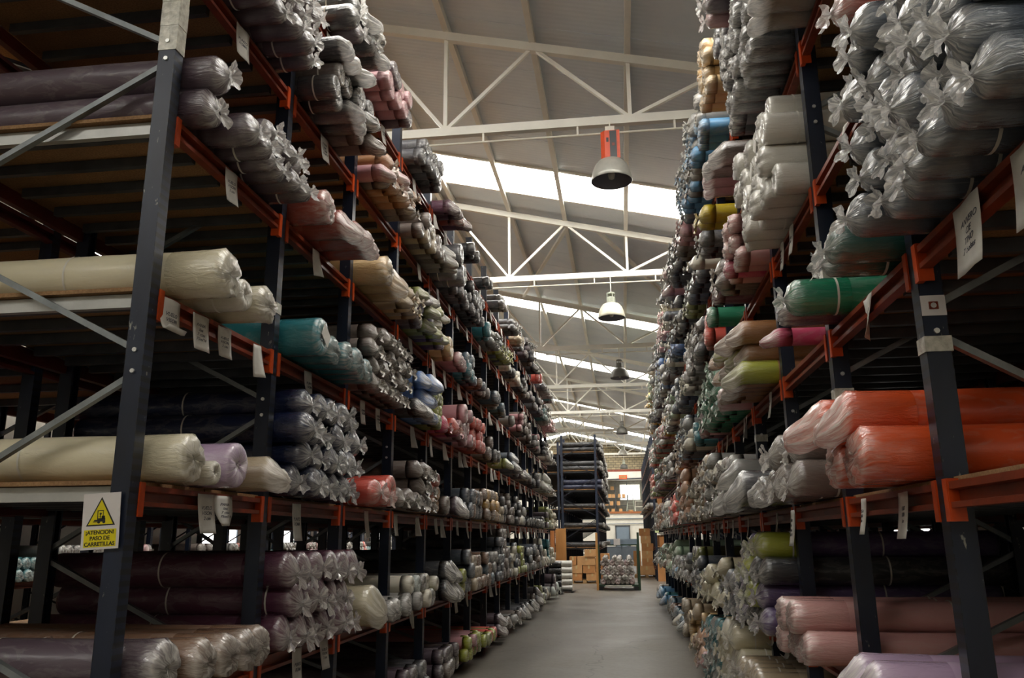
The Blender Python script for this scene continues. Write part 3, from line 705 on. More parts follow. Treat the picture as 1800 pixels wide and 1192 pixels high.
S('D', 4, 0, 5, 2, .085, ['pale', 'ivory', 'dove'], 'flat', .2); S('D', 4, .66, 3, 2, .075, 'ivory', 'flat', .2, 'lime'); S('D', 5, 0, 3, 2, .11, ['charcoal', 'black'], 'bag', .22); S('D', 5, .6, 3, 2, .08, 'steel', 'flat', .2, 'lime'); S('D', 6, 0, 2, 3, .095, ['ochre', 'steel', 'steel'], 'flat', .22); S('D', 6, .32, 5, 3, .08, ['brown', 'beige'], 'flat', .2); S('D', 7, 0, 6, 3, .085, ['brown', 'dove', 'slate'], 'flat'); A_('D', 8, 10, 5, .08, ['taupe', 'charcoal', 'grey'], 'flat', .18, None); A_('D', 10, 11, 4, .08, ['lime', 'grey'], 'flat', .18, 'lime'); A_('D', 11, 13, 4, .085, ['grey', 'steel', 'taupe'], 'loose'); A_('D', 13, 15, 4, .1, ['beige', 'ivory'], ['flat', 'tied']); A_('D', 15, 16, 3, .085, ['cream', 'ivory'], 'loose')
S('E', 2, 0, 6, 1, .09, 'brown', 'flat', .14); S('E', 3, .1, 5, 1, .085, ['grey', 'brown'], 'flat', .16); S('E', 4, 0, 6, 2, .08, ['mauve', 'grey'], 'flat', .18); S('E', 5, 0, 6, 2, .08, ['mauve', 'taupe'], 'flat', .2); S('E', 6, 0, 7, 2, .075, ['lime', 'coral', 'rose'], 'flat', .2, 'lime'); S('E', 7, 0, 7, 1, .085, ['lime', 'coral'], 'flat', .2, 'lime'); A_('E', 8, 9, 2, .09, ['mauve', 'taupe'], 'bag'); A_('E', 9, 10, 1, .09, ['dove', 'taupe'], 'flat'); A_('E', 10, 12, 2, .09, ['charcoal', 'grey'], 'bag'); A_('E', 12, 14, 3, .085, ['taupe', 'lime', 'grey'], 'flat'); A_('E', 14, 16, 2, .12, ['cream', 'pale', 'lime'], 'tied', .22)
# ---- right rack contents (bay 0 lies before the first upright in view)
T = lambda *a, **k: stack('R', *a, **k)
B_ = lambda lv, k0, k1, rows, r, col, kind='tied', prot=.2, bc=None: vary(T, lv, k0, k1, rows, r, col, kind, prot, bc)
T('A', 0, .03, 7, 5, .084, 'steel', 'tied', .17, None, .06); T('A', 1, .02, 2, 1, .088, 'bottle', 'tied', .2); T('A', 1, .02, 1, 1, .08, 'bottle', 'tied', .22) if 0 else None
T('A', 1, .68, 1, 1, .095, 'green', 'tied', .26); T('A', 1, .86, 1, 1, .075, 'plum', 'loose', .2); T('A', 2, .2, 1, 1, .055, 'fuchsia', 'bag', .2); T('A', 3, .1, 6, 3, .088, 'tan', 'bag', .22, 'lime'); T('A', 4, .05, 1, 1, .1, 'rose', 'loose'); T('A', 4, .3, 4, 4, .09, 'green', 'tied'); T('A', 5, .0, 3, 3, .09, 'green', 'tied'); T('A', 5, .45, 3, 2, .085, ['plum', 'rose'], 'loose'); B_('A', 6, 7, 3, .08, ['dove', 'ivory'], 'tied', .26); B_('A', 7, 9, 4, .08, ['steel', 'pale', 'skyblue'], 'tied'); B_('A', 9, 12, 4, .08, ['dove', 'rose', 'gold', 'steel'], 'tied'); B_('A', 12, 17, 4, .085, ['beige', 'rose', 'lime', 'dove', 'coral'], 'tied')
T('B', 0, .80, 2, 1, .085, 'brick', 'tied', .22); T('B', 0, .55, 1, 1, .085, 'brick', 'tied', .16); T('B', 2, .0, 6, 4, .095, 'white', ['flat', 'loose'], .2); T('B', 3, .0, 4, 3, .075, ['fuchsia', 'pink'], 'loose', .22); T('B', 3, .5, 2, 2, .08, 'taupe', 'tied', .24); T('B', 3, .84, 1, 1, .09, 'plum', 'loose', .22); T('B', 4, .4, 1, 1, .1, 'green', 'loose', .2); T('B', 5, .0, 2, 2, .1, 'coral', 'flat', .2); T('B', 5, .4, 4, 3, .085, ['grey', 'taupe'], 'tied'); B_('B', 6, 9, 4, .08, ['steel', 'dove', 'slate'], 'tied'); B_('B', 9, 12, 4, .08, ['dove', 'ivory', 'mint', 'gold'], 'tied'); B_('B', 12, 17, 4, .085, ['dove', 'coral', 'pale'], 'tied')
T('G', 1, .25, 5, 5, .085, ['grey', 'dove'], 'bag', .2); T('G', 2, 0, 7, 5, .08, ['grey', 'charcoal', 'grey'], 'loose', .24); T('G', 3, .1, 4, 1, .1, ['taupe', 'rose'], 'bag', .28); T('G', 4, .02, 2, 1, .09, 'yellow', 'tied', .26); T('G', 4, .5, 3, 2, .09, 'yellow', 'tied', .2) if 0 else T('G', 4, .55, 3, 1, .09, 'grey', 'tied'); B_('G', 5, 8, 3, .08, ['charcoal', 'grey', 'steel'], 'tied'); B_('G', 8, 11, 4, .08, ['steel', 'dove', 'blue'], 'tied'); B_('G', 11, 17, 4, .085, ['dove', 'gold', 'pale', 'steel'], 'tied')
T('H', 2, .3, 4, 3, .09, ['rose', 'mauve'], 'tied', .34); T('H', 3, .0, 3, 4, .09, ['charcoal', 'grey'], 'flat', .2); T('H', 3, .45, 3, 4, .08, ['sand', 'gold'], 'loose', .26); T('H', 4, 0, 3, 4, .08, ['skyblue', 'dove'], 'loose', .24); T('H', 4, .45, 4, 4, .08, ['skyblue', 'dove', 'dove'], 'tied', .26); T('H', 5, 0, 7, 4, .08, ['skyblue', 'dove', 'steel'], 'tied', .24); B_('H', 6, 8, 3, .085, ['grey', 'taupe'], 'tied'); B_('H', 8, 10, 4, .085, ['dove', 'white', 'steel'], 'tied', .26); B_('H', 10, 13, 4, .085, ['rose', 'steel', 'pale'], 'tied'); B_('H', 13, 17, 4, .085, ['gold', 'mint', 'beige'], 'tied')
T('C', 1, .04, 3, 1, .107, 'orange', 'loose', .2); T('C', 1, .15, 2, 1, .1, 'orange', 'bag', .24)
for q in ROLLS[-2:]: q['z'] += .18; q['row'] = 1; q['idx'] -= 3
T('C', 2, .0, 4, 2, .1, 'taupe', 'tied', .2); T('C', 2, .68, 2, 1, .095, 'charcoal', 'bag', .2); T('C', 3, .0, 3, 1, .125, 'grey', 'bag', .28); T('C', 3, .12, 2, 2, .12, 'steel', 'bag', .28) if 0 else None
T('C', 3, .62, 2, 2, .11, 'dove', 'bag', .26); T('C', 4, 0, 6, 3, .09, ['dove', 'taupe', 'ivory'], 'tied', .22); T('C', 5, 0, 3, 4, .09, ['dove', 'beige'], 'tied', .22); T('C', 5, .5, 3, 4, .09, 'pink', 'flat', .2); B_('C', 6, 8, 4, .09, ['beige', 'taupe', 'peach'], 'tied'); B_('C', 8, 10, 4, .09, ['coral', 'dove', 'peach'], 'tied'); B_('C', 10, 13, 3, .09, ['white', 'steel', 'plum'], 'tied'); B_('C', 13, 17, 4, .09, ['coral', 'dove', 'peach'], 'tied')
T('D', 1, .03, 2, 1, .1, 'lilac', 'bag', .22); T('D', 2, .02, 4, 2, .085, 'pink', 'loose', .24); T('D', 3, 0, 4, 4, .095, ['violet', 'charcoal'], 'tied', .22, 'lime'); T('D', 3, .68, 2, 3, .09, 'violet', 'tied', .2); T('D', 4, 0, 4, 2, .1, ['steel', 'grey'], 'tied', .2); T('D', 4, .7, 2, 3, .085, 'cream', 'tied'); B_('D', 5, 6, 3, .09, ['cream', 'ivory'], 'tied'); B_('D', 6, 8, 3, .09, ['steel', 'violet', 'dove'], 'tied'); B_('D', 8, 10, 2, .09, ['skyblue', 'steel', 'dove'], 'tied'); B_('D', 10, 12, 4, .09, ['mint', 'dove'], 'tied'); B_('D', 12, 17, 3, .09, ['dove', 'ivory', 'mint'], 'tied')
T('E', 2, .1, 5, 1, .1, 'navy', 'loose', .2); T('E', 3, .1, 5, 3, .1, 'beige', 'tied', .24); T('E', 4, .0, 6, 4, .1, ['cream', 'ivory'], 'tied', .24); T('E', 5, 0, 5, 4, .09, ['teal', 'dove'], 'tied', .26); B_('E', 6, 7, 3, .09, ['rose', 'peach'], 'tied', .2); B_('E', 7, 9, 4, .095, ['beige', 'sand'], 'loose', .22); B_('E', 9, 11, 1, .09, ['steel', 'slate'], 'tied'); B_('E', 11, 13, 2, .1, ['peach', 'pale', 'slate'], 'tied'); B_('E', 13, 17, 1, .1, ['skyblue', 'dove'], 'tied')
KEEP = []
for q in ROLLS:
    u, v = project(q['x'], q['y'], q['z'])
    if -60 < u < 1980 and -70 < v < 1270:
        q['score'] = q['r'] / math.sqrt(q['x'] ** 2 + q['y'] ** 2 + (q['z'] - CAMZ) ** 2); KEEP.append(q)
KEEP.sort(key=lambda q: -q['score'])
NIND = 285
def shade_of(c, amt=.10):
    b = srgb(C[c]); k = 1 + random.uniform(-amt, amt)
    return tuple(min(1, v * k) for v in b) + (1,)
def add_roll(x, y, z, r, s, c, kind, bagcol, rot=0.0, twist=0.0, strap=True):
    i = random.randrange(100)
    o = put('fabric_roll', BODY[i % 3], None, (x, y, z), (random.uniform(0, 6.28) if kind == 'flat' else random.uniform(-.5, .5), 0, (0 if s > 0 else math.pi) + rot), (1, r / R0, r / R0))
    col = shade_of(c); o.color = col
    b = put('plastic_wrap', BAG[kind][i % 6], o); b.color = col
    if bagcol == 'lime' and i % 5 < 2: b.color = (*srgb('a8ae3a'), 1)
    if strap and kind in ('tied', 'flat') and i % 3: put('strap', STRAP, o, (-.1 - .05 * (i % 3), 0, 0))
    if strap and z < 3 and abs(y) < 6.5: put('strap', STRAP, o, (-.8, 0, 0))
    return o
SHN = {'L': {k: i for i, k in enumerate('EDCBAFG')}, 'R': {k: i for i, k in enumerate('EDCABGH')}}
for q in KEEP[:NIND]:
    o = add_roll(q['x'], q['y'], q['z'], q['r'], q['s'], q['c'], q['k'], q['bc'], random.uniform(-.02, .02))
    n = SHN[q['side']][q['lv']]; side = 'left' if q['side'] == 'L' else 'right'
    by = q['bay'] + (1 if q['side'] == 'R' else 0)
    sh = 'floor shelf' if n == 0 else '%s shelf up' % ORD[n]
    row = ['bottom', 'second', 'third', 'fourth', 'fifth', 'sixth'][q['row']]
    lab = '%s %s fabric roll, %s in %s row, %s, %s bay, %s rack' % (CN.get(q['c'], q['c']), KN[q['k']], ORD[q['idx']], row, sh, ORD[by], side)
    tag(o, lab, 'fabric roll', 'fabric rolls on the %s %s of the %s rack' % (ORD[n] if n else 'floor', 'shelf', side))
    if q['k'] in ('flat', 'loose') and q['score'] > .016 and random.random() < .6: put('paper_tag', TAGM, o, (.006, .01, 0))
# everything smaller than those: one joined mesh of far rolls
bv, bf = body_template(12, 5); FB = {}
for kd in ('tied', 'flat', 'bag', 'loose'):
    FB[kd] = [bag_template(kd, 16, 60 + i * 5, start=-.05) for i in range(3)]
V = []; F = []; TN = []; V2 = []; F2 = []; TN2 = []; FI = []; FO = []; nv = nv2 = 0
bv = np.asarray(bv); bf = np.asarray(bf)
def far_roll(x, y, z, r, s, c, kind, bc, ang=0.0):
    global nv, nv2
    col = shade_of(c, .16); k = r / R0
    def xf(v):
        w = v * np.array([1, k, k]); w = w * np.array([s, 1, 1])
        if s < 0: w[:, 1] *= -1
        if ang: w = np.stack([w[:, 0] * math.cos(ang) - w[:, 1] * math.sin(ang), w[:, 0] * math.sin(ang) + w[:, 1] * math.cos(ang), w[:, 2]], 1)
        return w + np.array([x, y, z])
    V.append(xf(bv)); F.append(bf + nv); TN.append(np.tile(col, (len(bv), 1))); nv += len(bv)
    gv, gf, fi, fo = random.choice(FB[kind]); gf = np.asarray(gf)
    V2.append(xf(gv)); F2.append(gf + nv2); FI.append(fi); FO.append(fo + np.array([random.uniform(0, 50), 0, 0])); nv2 += len(gv)
    if bc == 'lime' and random.random() < .35: col = (*srgb('a8ae3a'), 1)
    TN2.append(np.tile(col, (len(gv), 1)))
for q in KEEP[NIND:]: far_roll(q['x'], q['y'], q['z'], q['r'], q['s'], q['c'], q['k'], q['bc'])
# rolls glimpsed through the gaps and on the far racks
def row_far(xe, s, y0, y1, z, r, cols, kinds, rows=1, fill=1.0):
    yy = y0 + r
    while yy < y1 - r:
        if random.random() < fill:
            c = random.choice(cols)
            for j in range(rows): far_roll(xe + random.uniform(-.05, .05), yy, z + r + j * 2 * r * .98, r, s, c, random.choice(kinds), None)
        yy += 2.03 * r
for k in range(23):
    row_far(-9.15, 1, 2.06 + 1.5 * k, 3.44 + 1.5 * k, 1.02, .09, [['teal'], ['dove'], ['rose', 'taupe'], ['grey', 'dove'], ['taupe'], ['coral', 'dove']][k % 6], ['tied', 'loose'], 3 if k % 3 else 2)
for k, c in ((1, 'skyblue'), (2, 'fuchsia'), (4, 'teal')): row_far(-5.1, -1, 2.1 + LB * k, 2.1 + LB * (k + .6), 1.87, .09, [c], ['loose'], 2)
# back-to-back neighbour: a few rolls whose inner ends show in the gaps
for k in range(11):
    yb = 33.04 + 1.4 * k
    for z in FZ[1:]:
        row_far(-.78, 1, yb + .05, yb + 1.32, z + .02, .1, ['charcoal', 'black', 'black', 'charcoal', 'navy'], ['flat', 'loose'], 2 if z > 3.4 and k < 9 else 1, .9)
for k in range(8):
    yb = 33.04 + 1.4 * k
    row_far(1.05, -1, yb + .05, yb + 1.32, FZ[3] + .02, .1, ['dove', 'beige'], ['tied'], 1, .5)
fr_ = bpy.data.objects.new('far_fabric_rolls', np_mesh('far_fabric_rolls', np.concatenate(V), np.concatenate(F), M['cloth_far'], tone=np.concatenate(TN))); COL.objects.link(fr_)
tag(fr_, 'many small distant fabric rolls in mixed colours filling the racks down the aisle', 'fabric rolls', kind='stuff')
fb_ = bpy.data.objects.new('plastic_wrap', np_mesh('plastic_wrap', np.concatenate(V2), np.concatenate(F2), M['film_far'], np.concatenate(FI), np.concatenate(FO), np.concatenate(TN2))); COL.objects.link(fb_)
fb_.parent = fr_; fb_['kind'] = 'stuff'
print('rolls kept', len(KEEP), 'last score', KEEP[min(NIND, len(KEEP)) - 1]['score'])

gb = simple('bright_galvanised_bar', srgb('b9b9b4'), .4, .4, .15)
for lv in 'EDCBAFG':
    eb = obj('end_crossbar', MB().box(-.66, .66, -.018, .018, -.07, -.004), gb, rackL, (-DEP / 2, .06, LZ[lv]))
# ------------------------------------------------------------------ hanging papers
def paper_mesh(w, h, kind, seed):
    rs = np.random.RandomState(seed); nx, nz = 5, 9; b = MB(); th = .0012
    for side in (0, 1):
        for i in range(nz):
            t = i / (nz - 1)
            for j in range(nx):
                q = j / (nx - 1) - .5
                x = .006 + side * th + .018 * t * t + .006 * math.sin(q * 5 + seed)
                z = -t * h; y = q * w * (1 - .04 * t)
                if kind == 'curl' and t > .6:      # the foot rolls up and outwards
                    a = (t - .6) * 7.0; x = .012 + .035 * (1 - math.cos(a)) * .6 + side * th; z = -.6 * h - .06 * math.sin(a) * h / .2 * .5
                if kind == 'twist': x += .045 * t * (q + .1); y *= (1 - .35 * t)
                if kind == 'cut' and t > .55: y = q * w * max(.25, 1 - (t - .55) * 1.4)
                b.v.append((x, y, z))
    n = nx * nz
    for i in range(nz - 1):
        for j in range(nx - 1):
            a = i * nx + j
            b.f.append((a, a + 1, a + nx + 1, a + nx)); b.f.append((n + a, n + a + nx, n + a + nx + 1, n + a + 1))
    rim = [i * nx for i in range(nz)] + [(nz - 1) * nx + j for j in range(1, nx)] + [i * nx + nx - 1 for i in range(nz - 2, -1, -1)] + list(range(nx - 2, 0, -1))
    for i in range(len(rim)):
        a, c = rim[i], rim[(i + 1) % len(rim)]; b.f.append((a, c, n + c, n + a))
    return b.mesh('hanging_paper', M['paper'], True)
PM = {(k, i): paper_mesh(.15, .205, k, i) for k in ('flat', 'curl', 'twist', 'cut') for i in range(2)}
def text_mesh(body, size, mat, shear=.0, bold=0.0, name='lettering', align='CENTER'):
    cu = bpy.data.curves.new(name, 'FONT'); cu.body = body; cu.size = size; cu.shear = shear; cu.align_x = align; cu.align_y = 'CENTER'
    cu.offset = bold; cu.space_line = 1.05; cu.extrude = .0004
    o = bpy.data.objects.new(name, cu); COL.objects.link(o)
    bpy.context.view_layer.update()
    me = bpy.data.meshes.new_from_object(o.evaluated_get(bpy.context.evaluated_depsgraph_get())); me.materials.clear(); me.materials.append(mat)
    bpy.data.objects.remove(o); bpy.data.curves.remove(cu); me.name = name
    return me
def scribble(body, kind, seed, sz=.026):
    me = text_mesh(body, sz, M['pencil'], .35, .0002, 'handwriting')
    for v in me.vertices:                # lay the pen strokes on the bent sheet
        q = v.co.x / .15; t = (.1 - v.co.y) / .205
        x = .0076 + .018 * t * t + .006 * math.sin(q * 5 + seed)
        if kind == 'twist': x += .045 * t * (q + .1)
        v.co.z += x
    return me
PN = {}
HW = ['LANVERO\nC/E\nTINO\n7 bolsas', 'LANVERO\nCOB\nTINO\n8 bol', 'GERGA\nLANA\n12 m', 'PANA\nlisa\n7 ctas\n75m/14', 'VUELO\nVISON\n2 cm', 'PUNTO\nROMA']
HWM = {}
def paper(side, lv, frac, kind='flat', w=.15, h=.205, text=None, ang=0.0, what=None, drop=0.0):
    """frac: bay number plus fraction along the bay, e.g. 2.45"""
    if side == 'L': y = LY + (frac - 1) * LB; z = LZ[lv] - .012; x = LX; rot = 0
    else: y = RY + (frac - 1) * RB; z = RZ[lv] - .012; x = RX; rot = math.pi
    si = random.randrange(2)
    o = put('hanging_paper', PM[(kind, si)], None, (x, y, z - drop), (ang, random.uniform(-.06, .02) * (1 if side == 'L' else 1), rot), (1, w / .15, h / .205))
    if text is not None:
        if (text, kind, si) not in HWM: HWM[(text, kind, si)] = scribble(HW[text], kind, si)
        put('handwriting', HWM[(text, kind, si)], o, (0, 0, -.1), (math.pi / 2, 0, math.pi / 2))
    n = SHN[side][lv]; bay = int(frac) + (1 if side == 'R' else 0); key = (side, lv, bay); PN[key] = PN.get(key, 0) + 1
    PAP.append((o, side, n, bay, frac, what, kind))
    return o
PAP = []
for lv, fr_c, k, w, h, t in (('C', 1.46, 'flat', .16, .2, 4), ('C', 1.60, 'cut', .2, .16, 3), ('C', 2.34, 'flat', .13, .24, 5), ('B', 1.10, 'curl', .17, .22, 4), ('B', 1.31, 'flat', .15, .19, 3), ('B', 1.50, 'flat', .14, .17, 4), ('B', 1.80, 'twist', .09, .2, None), ('B', 2.40, 'cut', .13, .2, 5),
    ('A', 1.45, 'flat', .13, .2, 4), ('A', 2.42, 'twist', .12, .2, None), ('F', 1.45, 'flat', .15, .2, 5), ('F', 2.45, 'flat', .14, .2, 3), ('G', 2.07, 'flat', .17, .22, 4), ('G', 2.46, 'flat', .15, .2, 3), ('G', 2.80, 'twist', .15, .2, None), ('G', 3.2, 'cut', .15, .2, 5), ('G', 3.52, 'flat', .12, .2, 4), ('D', 2.45, 'flat', .15, .24, 5), ('D', 2.8, 'flat', .14, .2, 4), ('C', 3.44, 'flat', .09, .22, None), ('C', 4.12, 'flat', .11, .2, None), ('C', 4.72, 'twist', .11, .2, None), ('B', 3.3, 'flat', .12, .2, 5), ('B', 3.62, 'flat', .12, .2, 4)):
    paper('L', lv, fr_c, k, w, h, t)
for lv, fr_c, k, w, h, t in (('A', .59, 'flat', .22, .24, 0), ('A', .27, 'flat', .22, .24, 1), ('A', 1.42, 'twist', .16, .2, 2), ('B', 1.46, 'twist', .12, .12, None), ('B', 2.46, 'flat', .15, .2, 5), ('B', 2.7, 'flat', .14, .2, 3), ('C', .42, 'curl', .15, .24, 1), ('C', 1.74, 'flat', .1, .17, 2), ('C', 1.30, 'flat', .14, .19, 4), ('C', 3.02, 'flat', .18, .24, 3), ('C', 3.45, 'flat', .11, .2, 5), ('D', 3.45, 'curl', .15, .22, None), ('D', 3.9, 'curl', .11, .2, None), ('A', 3.35, 'flat', .12, .2, 2), ('A', 4.27, 'twist', .15, .2, None)):
    paper('R', lv, fr_c, k, w, h, t)
for side, lvs in (('L', 'DCBAFG'), ('R', 'DCABGH')):
    for lv in lvs:
        for b in range(4 if side == 'L' else 4, 15):
            if lv == 'D' and b % 2: continue
            for fr_c in ((.25, .7) if (b % 3 != 1) else (.5,)):
                if (side, lv) == ('L', 'C') and b < 5: continue
                paper(side, lv, b + fr_c + random.uniform(-.12, .12), random.choice(['flat', 'flat', 'twist', 'cut']), random.uniform(.09, .14), random.uniform(.16, .24), None, random.uniform(-.12, .12))
PAP.sort(key=lambda p: (p[1], p[2], p[4])); cnt = {}
tot = {}
for p in PAP: tot[(p[1], p[2], p[3])] = tot.get((p[1], p[2], p[3]), 0) + 1
for o, side, n, bay, frac, what, kind in PAP:
    key = (side, n, bay); cnt[key] = cnt.get(key, 0) + 1
    kd = dict(flat='flat white', curl='curled white', twist='twisted white', cut='tapering white')[kind]
    pos = '' if tot[key] == 1 else '%s ' % ORD[cnt[key]]
    tag(o, '%s%s paper hanging under %s shelf, %s bay, %s rack' % (pos, kd, ORD[n], ORD[bay], 'left' if side == 'L' else 'right'), 'paper', 'papers hung from the %s rack beams' % ('left' if side == 'L' else 'right'))
# ------------------------------------------------------------------ forklift warning sign
sg = tag(empty('warning_sign', (-2.258, LY - .055, 1.69)), 'white and yellow forklift warning sign fixed on the first left upright', 'sign')
sg.rotation_euler = (0, math.radians(-3), 0)
obj('backing_plate', MB().box(-.0875, .0875, 0, .003, -.12, .12), M['signwhite'], sg)
obj('triangle_border', MB().prism([(-.068, -.02), (.068, -.02), (0, .103)], -.001, 0), M['ink'], sg)
obj('yellow_triangle', MB().prism([(-.058, -.0145), (.058, -.0145), (0, .0905)], -.002, -.001), M['yellow'], sg)
fk = MB()
for a in ((-.03, -.012, 0.0, .006), (-.012, .022, -.003, .012), (.005, .02, .01, .022)): fk.box(a[0], a[1], -.003, -.002, a[2], a[3])
fk.box(-.016, -.013, -.003, -.002, 0, .045); fk.box(-.016, .012, -.003, -.002, .043, .046); fk.box(.01, .013, -.003, -.002, .01, .046)
fk.box(-.036, -.016, -.003, -.002, -.004, -.001)
for cx in (-.008, .016): fk.prism([(cx + .007 * math.cos(t * math.pi / 5), -.004 + .007 * math.sin(t * math.pi / 5)) for t in range(10)], -.0032, -.002)
fk.prism([(-.001 + .005 * math.cos(t * math.pi / 4), .031 + .005 * math.sin(t * math.pi / 4)) for t in range(8)], -.003, -.002); fk.bar((-.001, -.0025, .027), (.002, -.0025, .013), .006, .001); fk.bar((0, -.0025, .022), (-.01, -.0025, .018), .003, .001)
obj('forklift_symbol', fk, M['ink'], sg)
obj('yellow_panel', MB().box(-.075, .075, -.001, 0, -.11, -.036), M['yellow'], sg)
put('lettering', text_mesh('¡ATENCION!\nPASO DE\nCARRETILLAS', .0235, M['ink'], 0, .0006), sg, (0, -.0015, -.0735), (math.pi / 2, 0, 0))
# ------------------------------------------------------------------ stillage cart with its load of rolls
ct = tag(empty('stillage_cart', (-.2, 27.0, 0)), 'dark steel stillage in mid aisle carrying a pile of tied rolls', 'cart')
obj('deck', MB().box(-.62, .62, .0, 1.7, .12, .17), M['green'], ct)
obj('white_edge', MB().box(-.42, .42, -.012, 0, .135, .155), M['white'], ct)
for sx in (-1, 1):
    for yy in (.03, 1.67): obj('post', MB().box(sx * .66 - .035, sx * .66 + .035, yy - .035, yy + .035, .0, 1.78 if yy < 1 else 1.4), M['green'] if sx > 0 else M['plywood'] if yy < 1 else M['green'], ct)
    for yy in (0.1, 1.6): obj('skid', MB().box(sx * .57 - .08, sx * .57 + .08, yy - .1, yy + .1, 0, .12), M['black'], ct)
    obj('side_rail', MB().box(sx * .68 - .01, sx * .68 + .01, .0, 1.7, .5, .54), M['green'], ct)
lo = [(0, 7, .0), (1, 6, .05), (2, 7, 0), (3, 6, .05), (4, 7, 0), (5, 6, .05)]
nn = 0
for j, n, off in lo:
    for i in range(n):
        rr = .085; xx = -.2 - .57 + rr + .0 + off * .5 + i * (1.14 - 2 * rr) / 6.35 + (.0 if j % 2 == 0 else .055)
        if j == 5 and i in (1, 4): continue
        o = add_roll(xx, 27.02 + random.uniform(-.05, .06), .175 + rr + j * .143, rr, 1, 'taupe' if (i + j) % 3 else 'rosewood', ['flat', 'loose', 'flat', 'tied'][(i * 2 + j) % 4], None, -math.pi / 2, strap=False)
        o.scale = (1.05, rr / R0, rr / R0); nn += 1
        tag(o, '%s fabric roll end, %s across in the %s layer of the cart load' % ('taupe' if (i + j) % 3 else 'rosewood', ORD[i + 1], ['bottom', 'second', 'third', 'fourth', 'fifth', 'top'][j]), 'fabric roll', 'tied rolls heaped on the cart')
# ------------------------------------------------------------------ cartons
def carton(x, y, z, w, d, h, label, mat='carton', rot=0.0, tape=True):
    root = tag(empty('carton', (x, y, z), (0, 0, rot)), label, 'carton', 'cartons at the aisle end')
    b = MB(); k = .004
    b.box(-w / 2, w / 2, -d / 2, d / 2, 0, h); obj('box_body', b, M[mat], root)
    obj('box_flap', MB().box(-w / 2 + .003, -.002, -d / 2 + .003, d / 2 - .003, h, h + k).box(.002, w / 2 - .003, -d / 2 + .003, d / 2 - .003, h, h + k), M[mat], root)
    if tape: obj('tape_strip', MB().box(-.03, .03, -d / 2 - .002, -d / 2, h * .55, h).box(-.03, .03, -d / 2, d / 2, h + k, h + k + .001), M['tape'], root)
    return root
def pallet(x, y, w, d, label):
    root = tag(empty('pallet', (x, y, 0)), label, 'pallet')
    for i in range(7): obj('slat', MB().box(-w / 2 + i * w / 7 + .01, -w / 2 + (i + 1) * w / 7 - .01, -d / 2, d / 2, .1, .12), M['pallet'], root)
    for yy in (-d / 2 + .05, 0, d / 2 - .05):
        obj('runner', MB().box(-w / 2, w / 2, yy - .05, yy + .05, .0, .02), M['pallet'], root)
        for xx in (-w / 2 + .06, 0, w / 2 - .06): obj('block', MB().box(xx - .06, xx + .06, yy - .05, yy + .05, .02, .1), M['pallet'], root)
pallet(-1.45, 31.4, 1.05, 1.0, 'worn wooden pallet under the carton pile before the black roll rack')
lays = [[(-.32, .42, .3), (.0, .2, .0), (.28, .44, .3)], [(-.3, .42, .32), (.16, .42, .34)], [(-.42, .24, .3), (.06, .66, .32)], [(.22, .42, .3)]]
z = .121; names = ['bottom', 'second', 'third', 'top']
for li, la in enumerate(lays):
    hh = [.24, .28, .3, .24][li]
    for ci, (cx, w, _) in enumerate([q for q in la if q[2]]):
        carton(-1.45 + cx, 31.3 + .05 * (ci % 2) - .03 * li, z, w, .6, hh, 'brown carton, %s in the %s layer of the pile beside the cart' % (ORD[ci + 1], names[li]), 'carton2' if (li + ci) % 2 else 'carton', random.uniform(-.03, .03))
    z += hh + .006
z = .121
for li in range(3):
    carton(-.72, 32.4, z if li else .0, .34, .5, .3 + (.121 if li == 0 else 0), 'narrow brown carton, %s up, just behind the cart post' % ORD[li + 1] if li else 'narrow brown carton on the floor just behind the cart post'); z = (.421 if li == 0 else z + .3) + .007
pallet(.92, 36.0, 1.0, 1.0, 'worn wooden pallet under the tall carton tower beyond the cart')
z = .121
for li, (cx, w, h) in enumerate([(.8, .82, .34), (.86, .46, .3), (.86, .46, .3), (.88, .48, .3), (.82, .42, .3), (.78, .44, .3)]):
    carton(cx + .12, 35.9, z, w, .6, h, 'brown carton, %s up in the tall tower beyond the cart' % ORD[li + 1], 'carton' if li % 2 else 'carton2', random.uniform(-.03, .03)); z += h + .006
z = .121 + .346
for li in range(2): carton(.55, 35.95, z, .3, .5, .3, 'small brown carton, %s of two beside the tall tower' % ['lower', 'upper'][li]); z += .306
carton(1.55, 38.6 - 5.9, .0, .55, .5, 1.02, 'tall upright brown carton at the foot of the far right rack')
for k, (yy, zi) in enumerate(((33.7, 1), (33.7, 2), (33.7, 3), (33.7, 4), (35.1, 1), (35.1, 2), (35.1, 4), (36.5, 2))):
    for q in range(2):
        carton(1.22 + .45 + q * .62, yy, FZ[zi] + .022, .52, .8, .38 + .06 * ((k + q) % 3), 'brown carton, %s on shelf %s of the far right rack, bay %s' % (['outer', 'inner'][q], ['one', 'two', 'three', 'four'][zi - 1], ['one', 'two', 'three'][int((yy - 33.7) / 1.39)]), 'carton2' if (k + q) % 2 else 'carton')
nt_ = tag(obj('shelf_notice', MB().box(-.07, .07, -.004, 0, -.1, .1), simple('pale_green_card', srgb('c3cf9a'), .6)), 'pale green notice card on the far right rack upright', 'notice'); nt_.location = (1.22 + .09, 32.95, 1.9)
obj('notice_print', MB().box(-.04, .04, -.006, -.004, .02, .035).box(-.04, .04, -.006, -.004, -.03, -.01), M['green'], nt_)
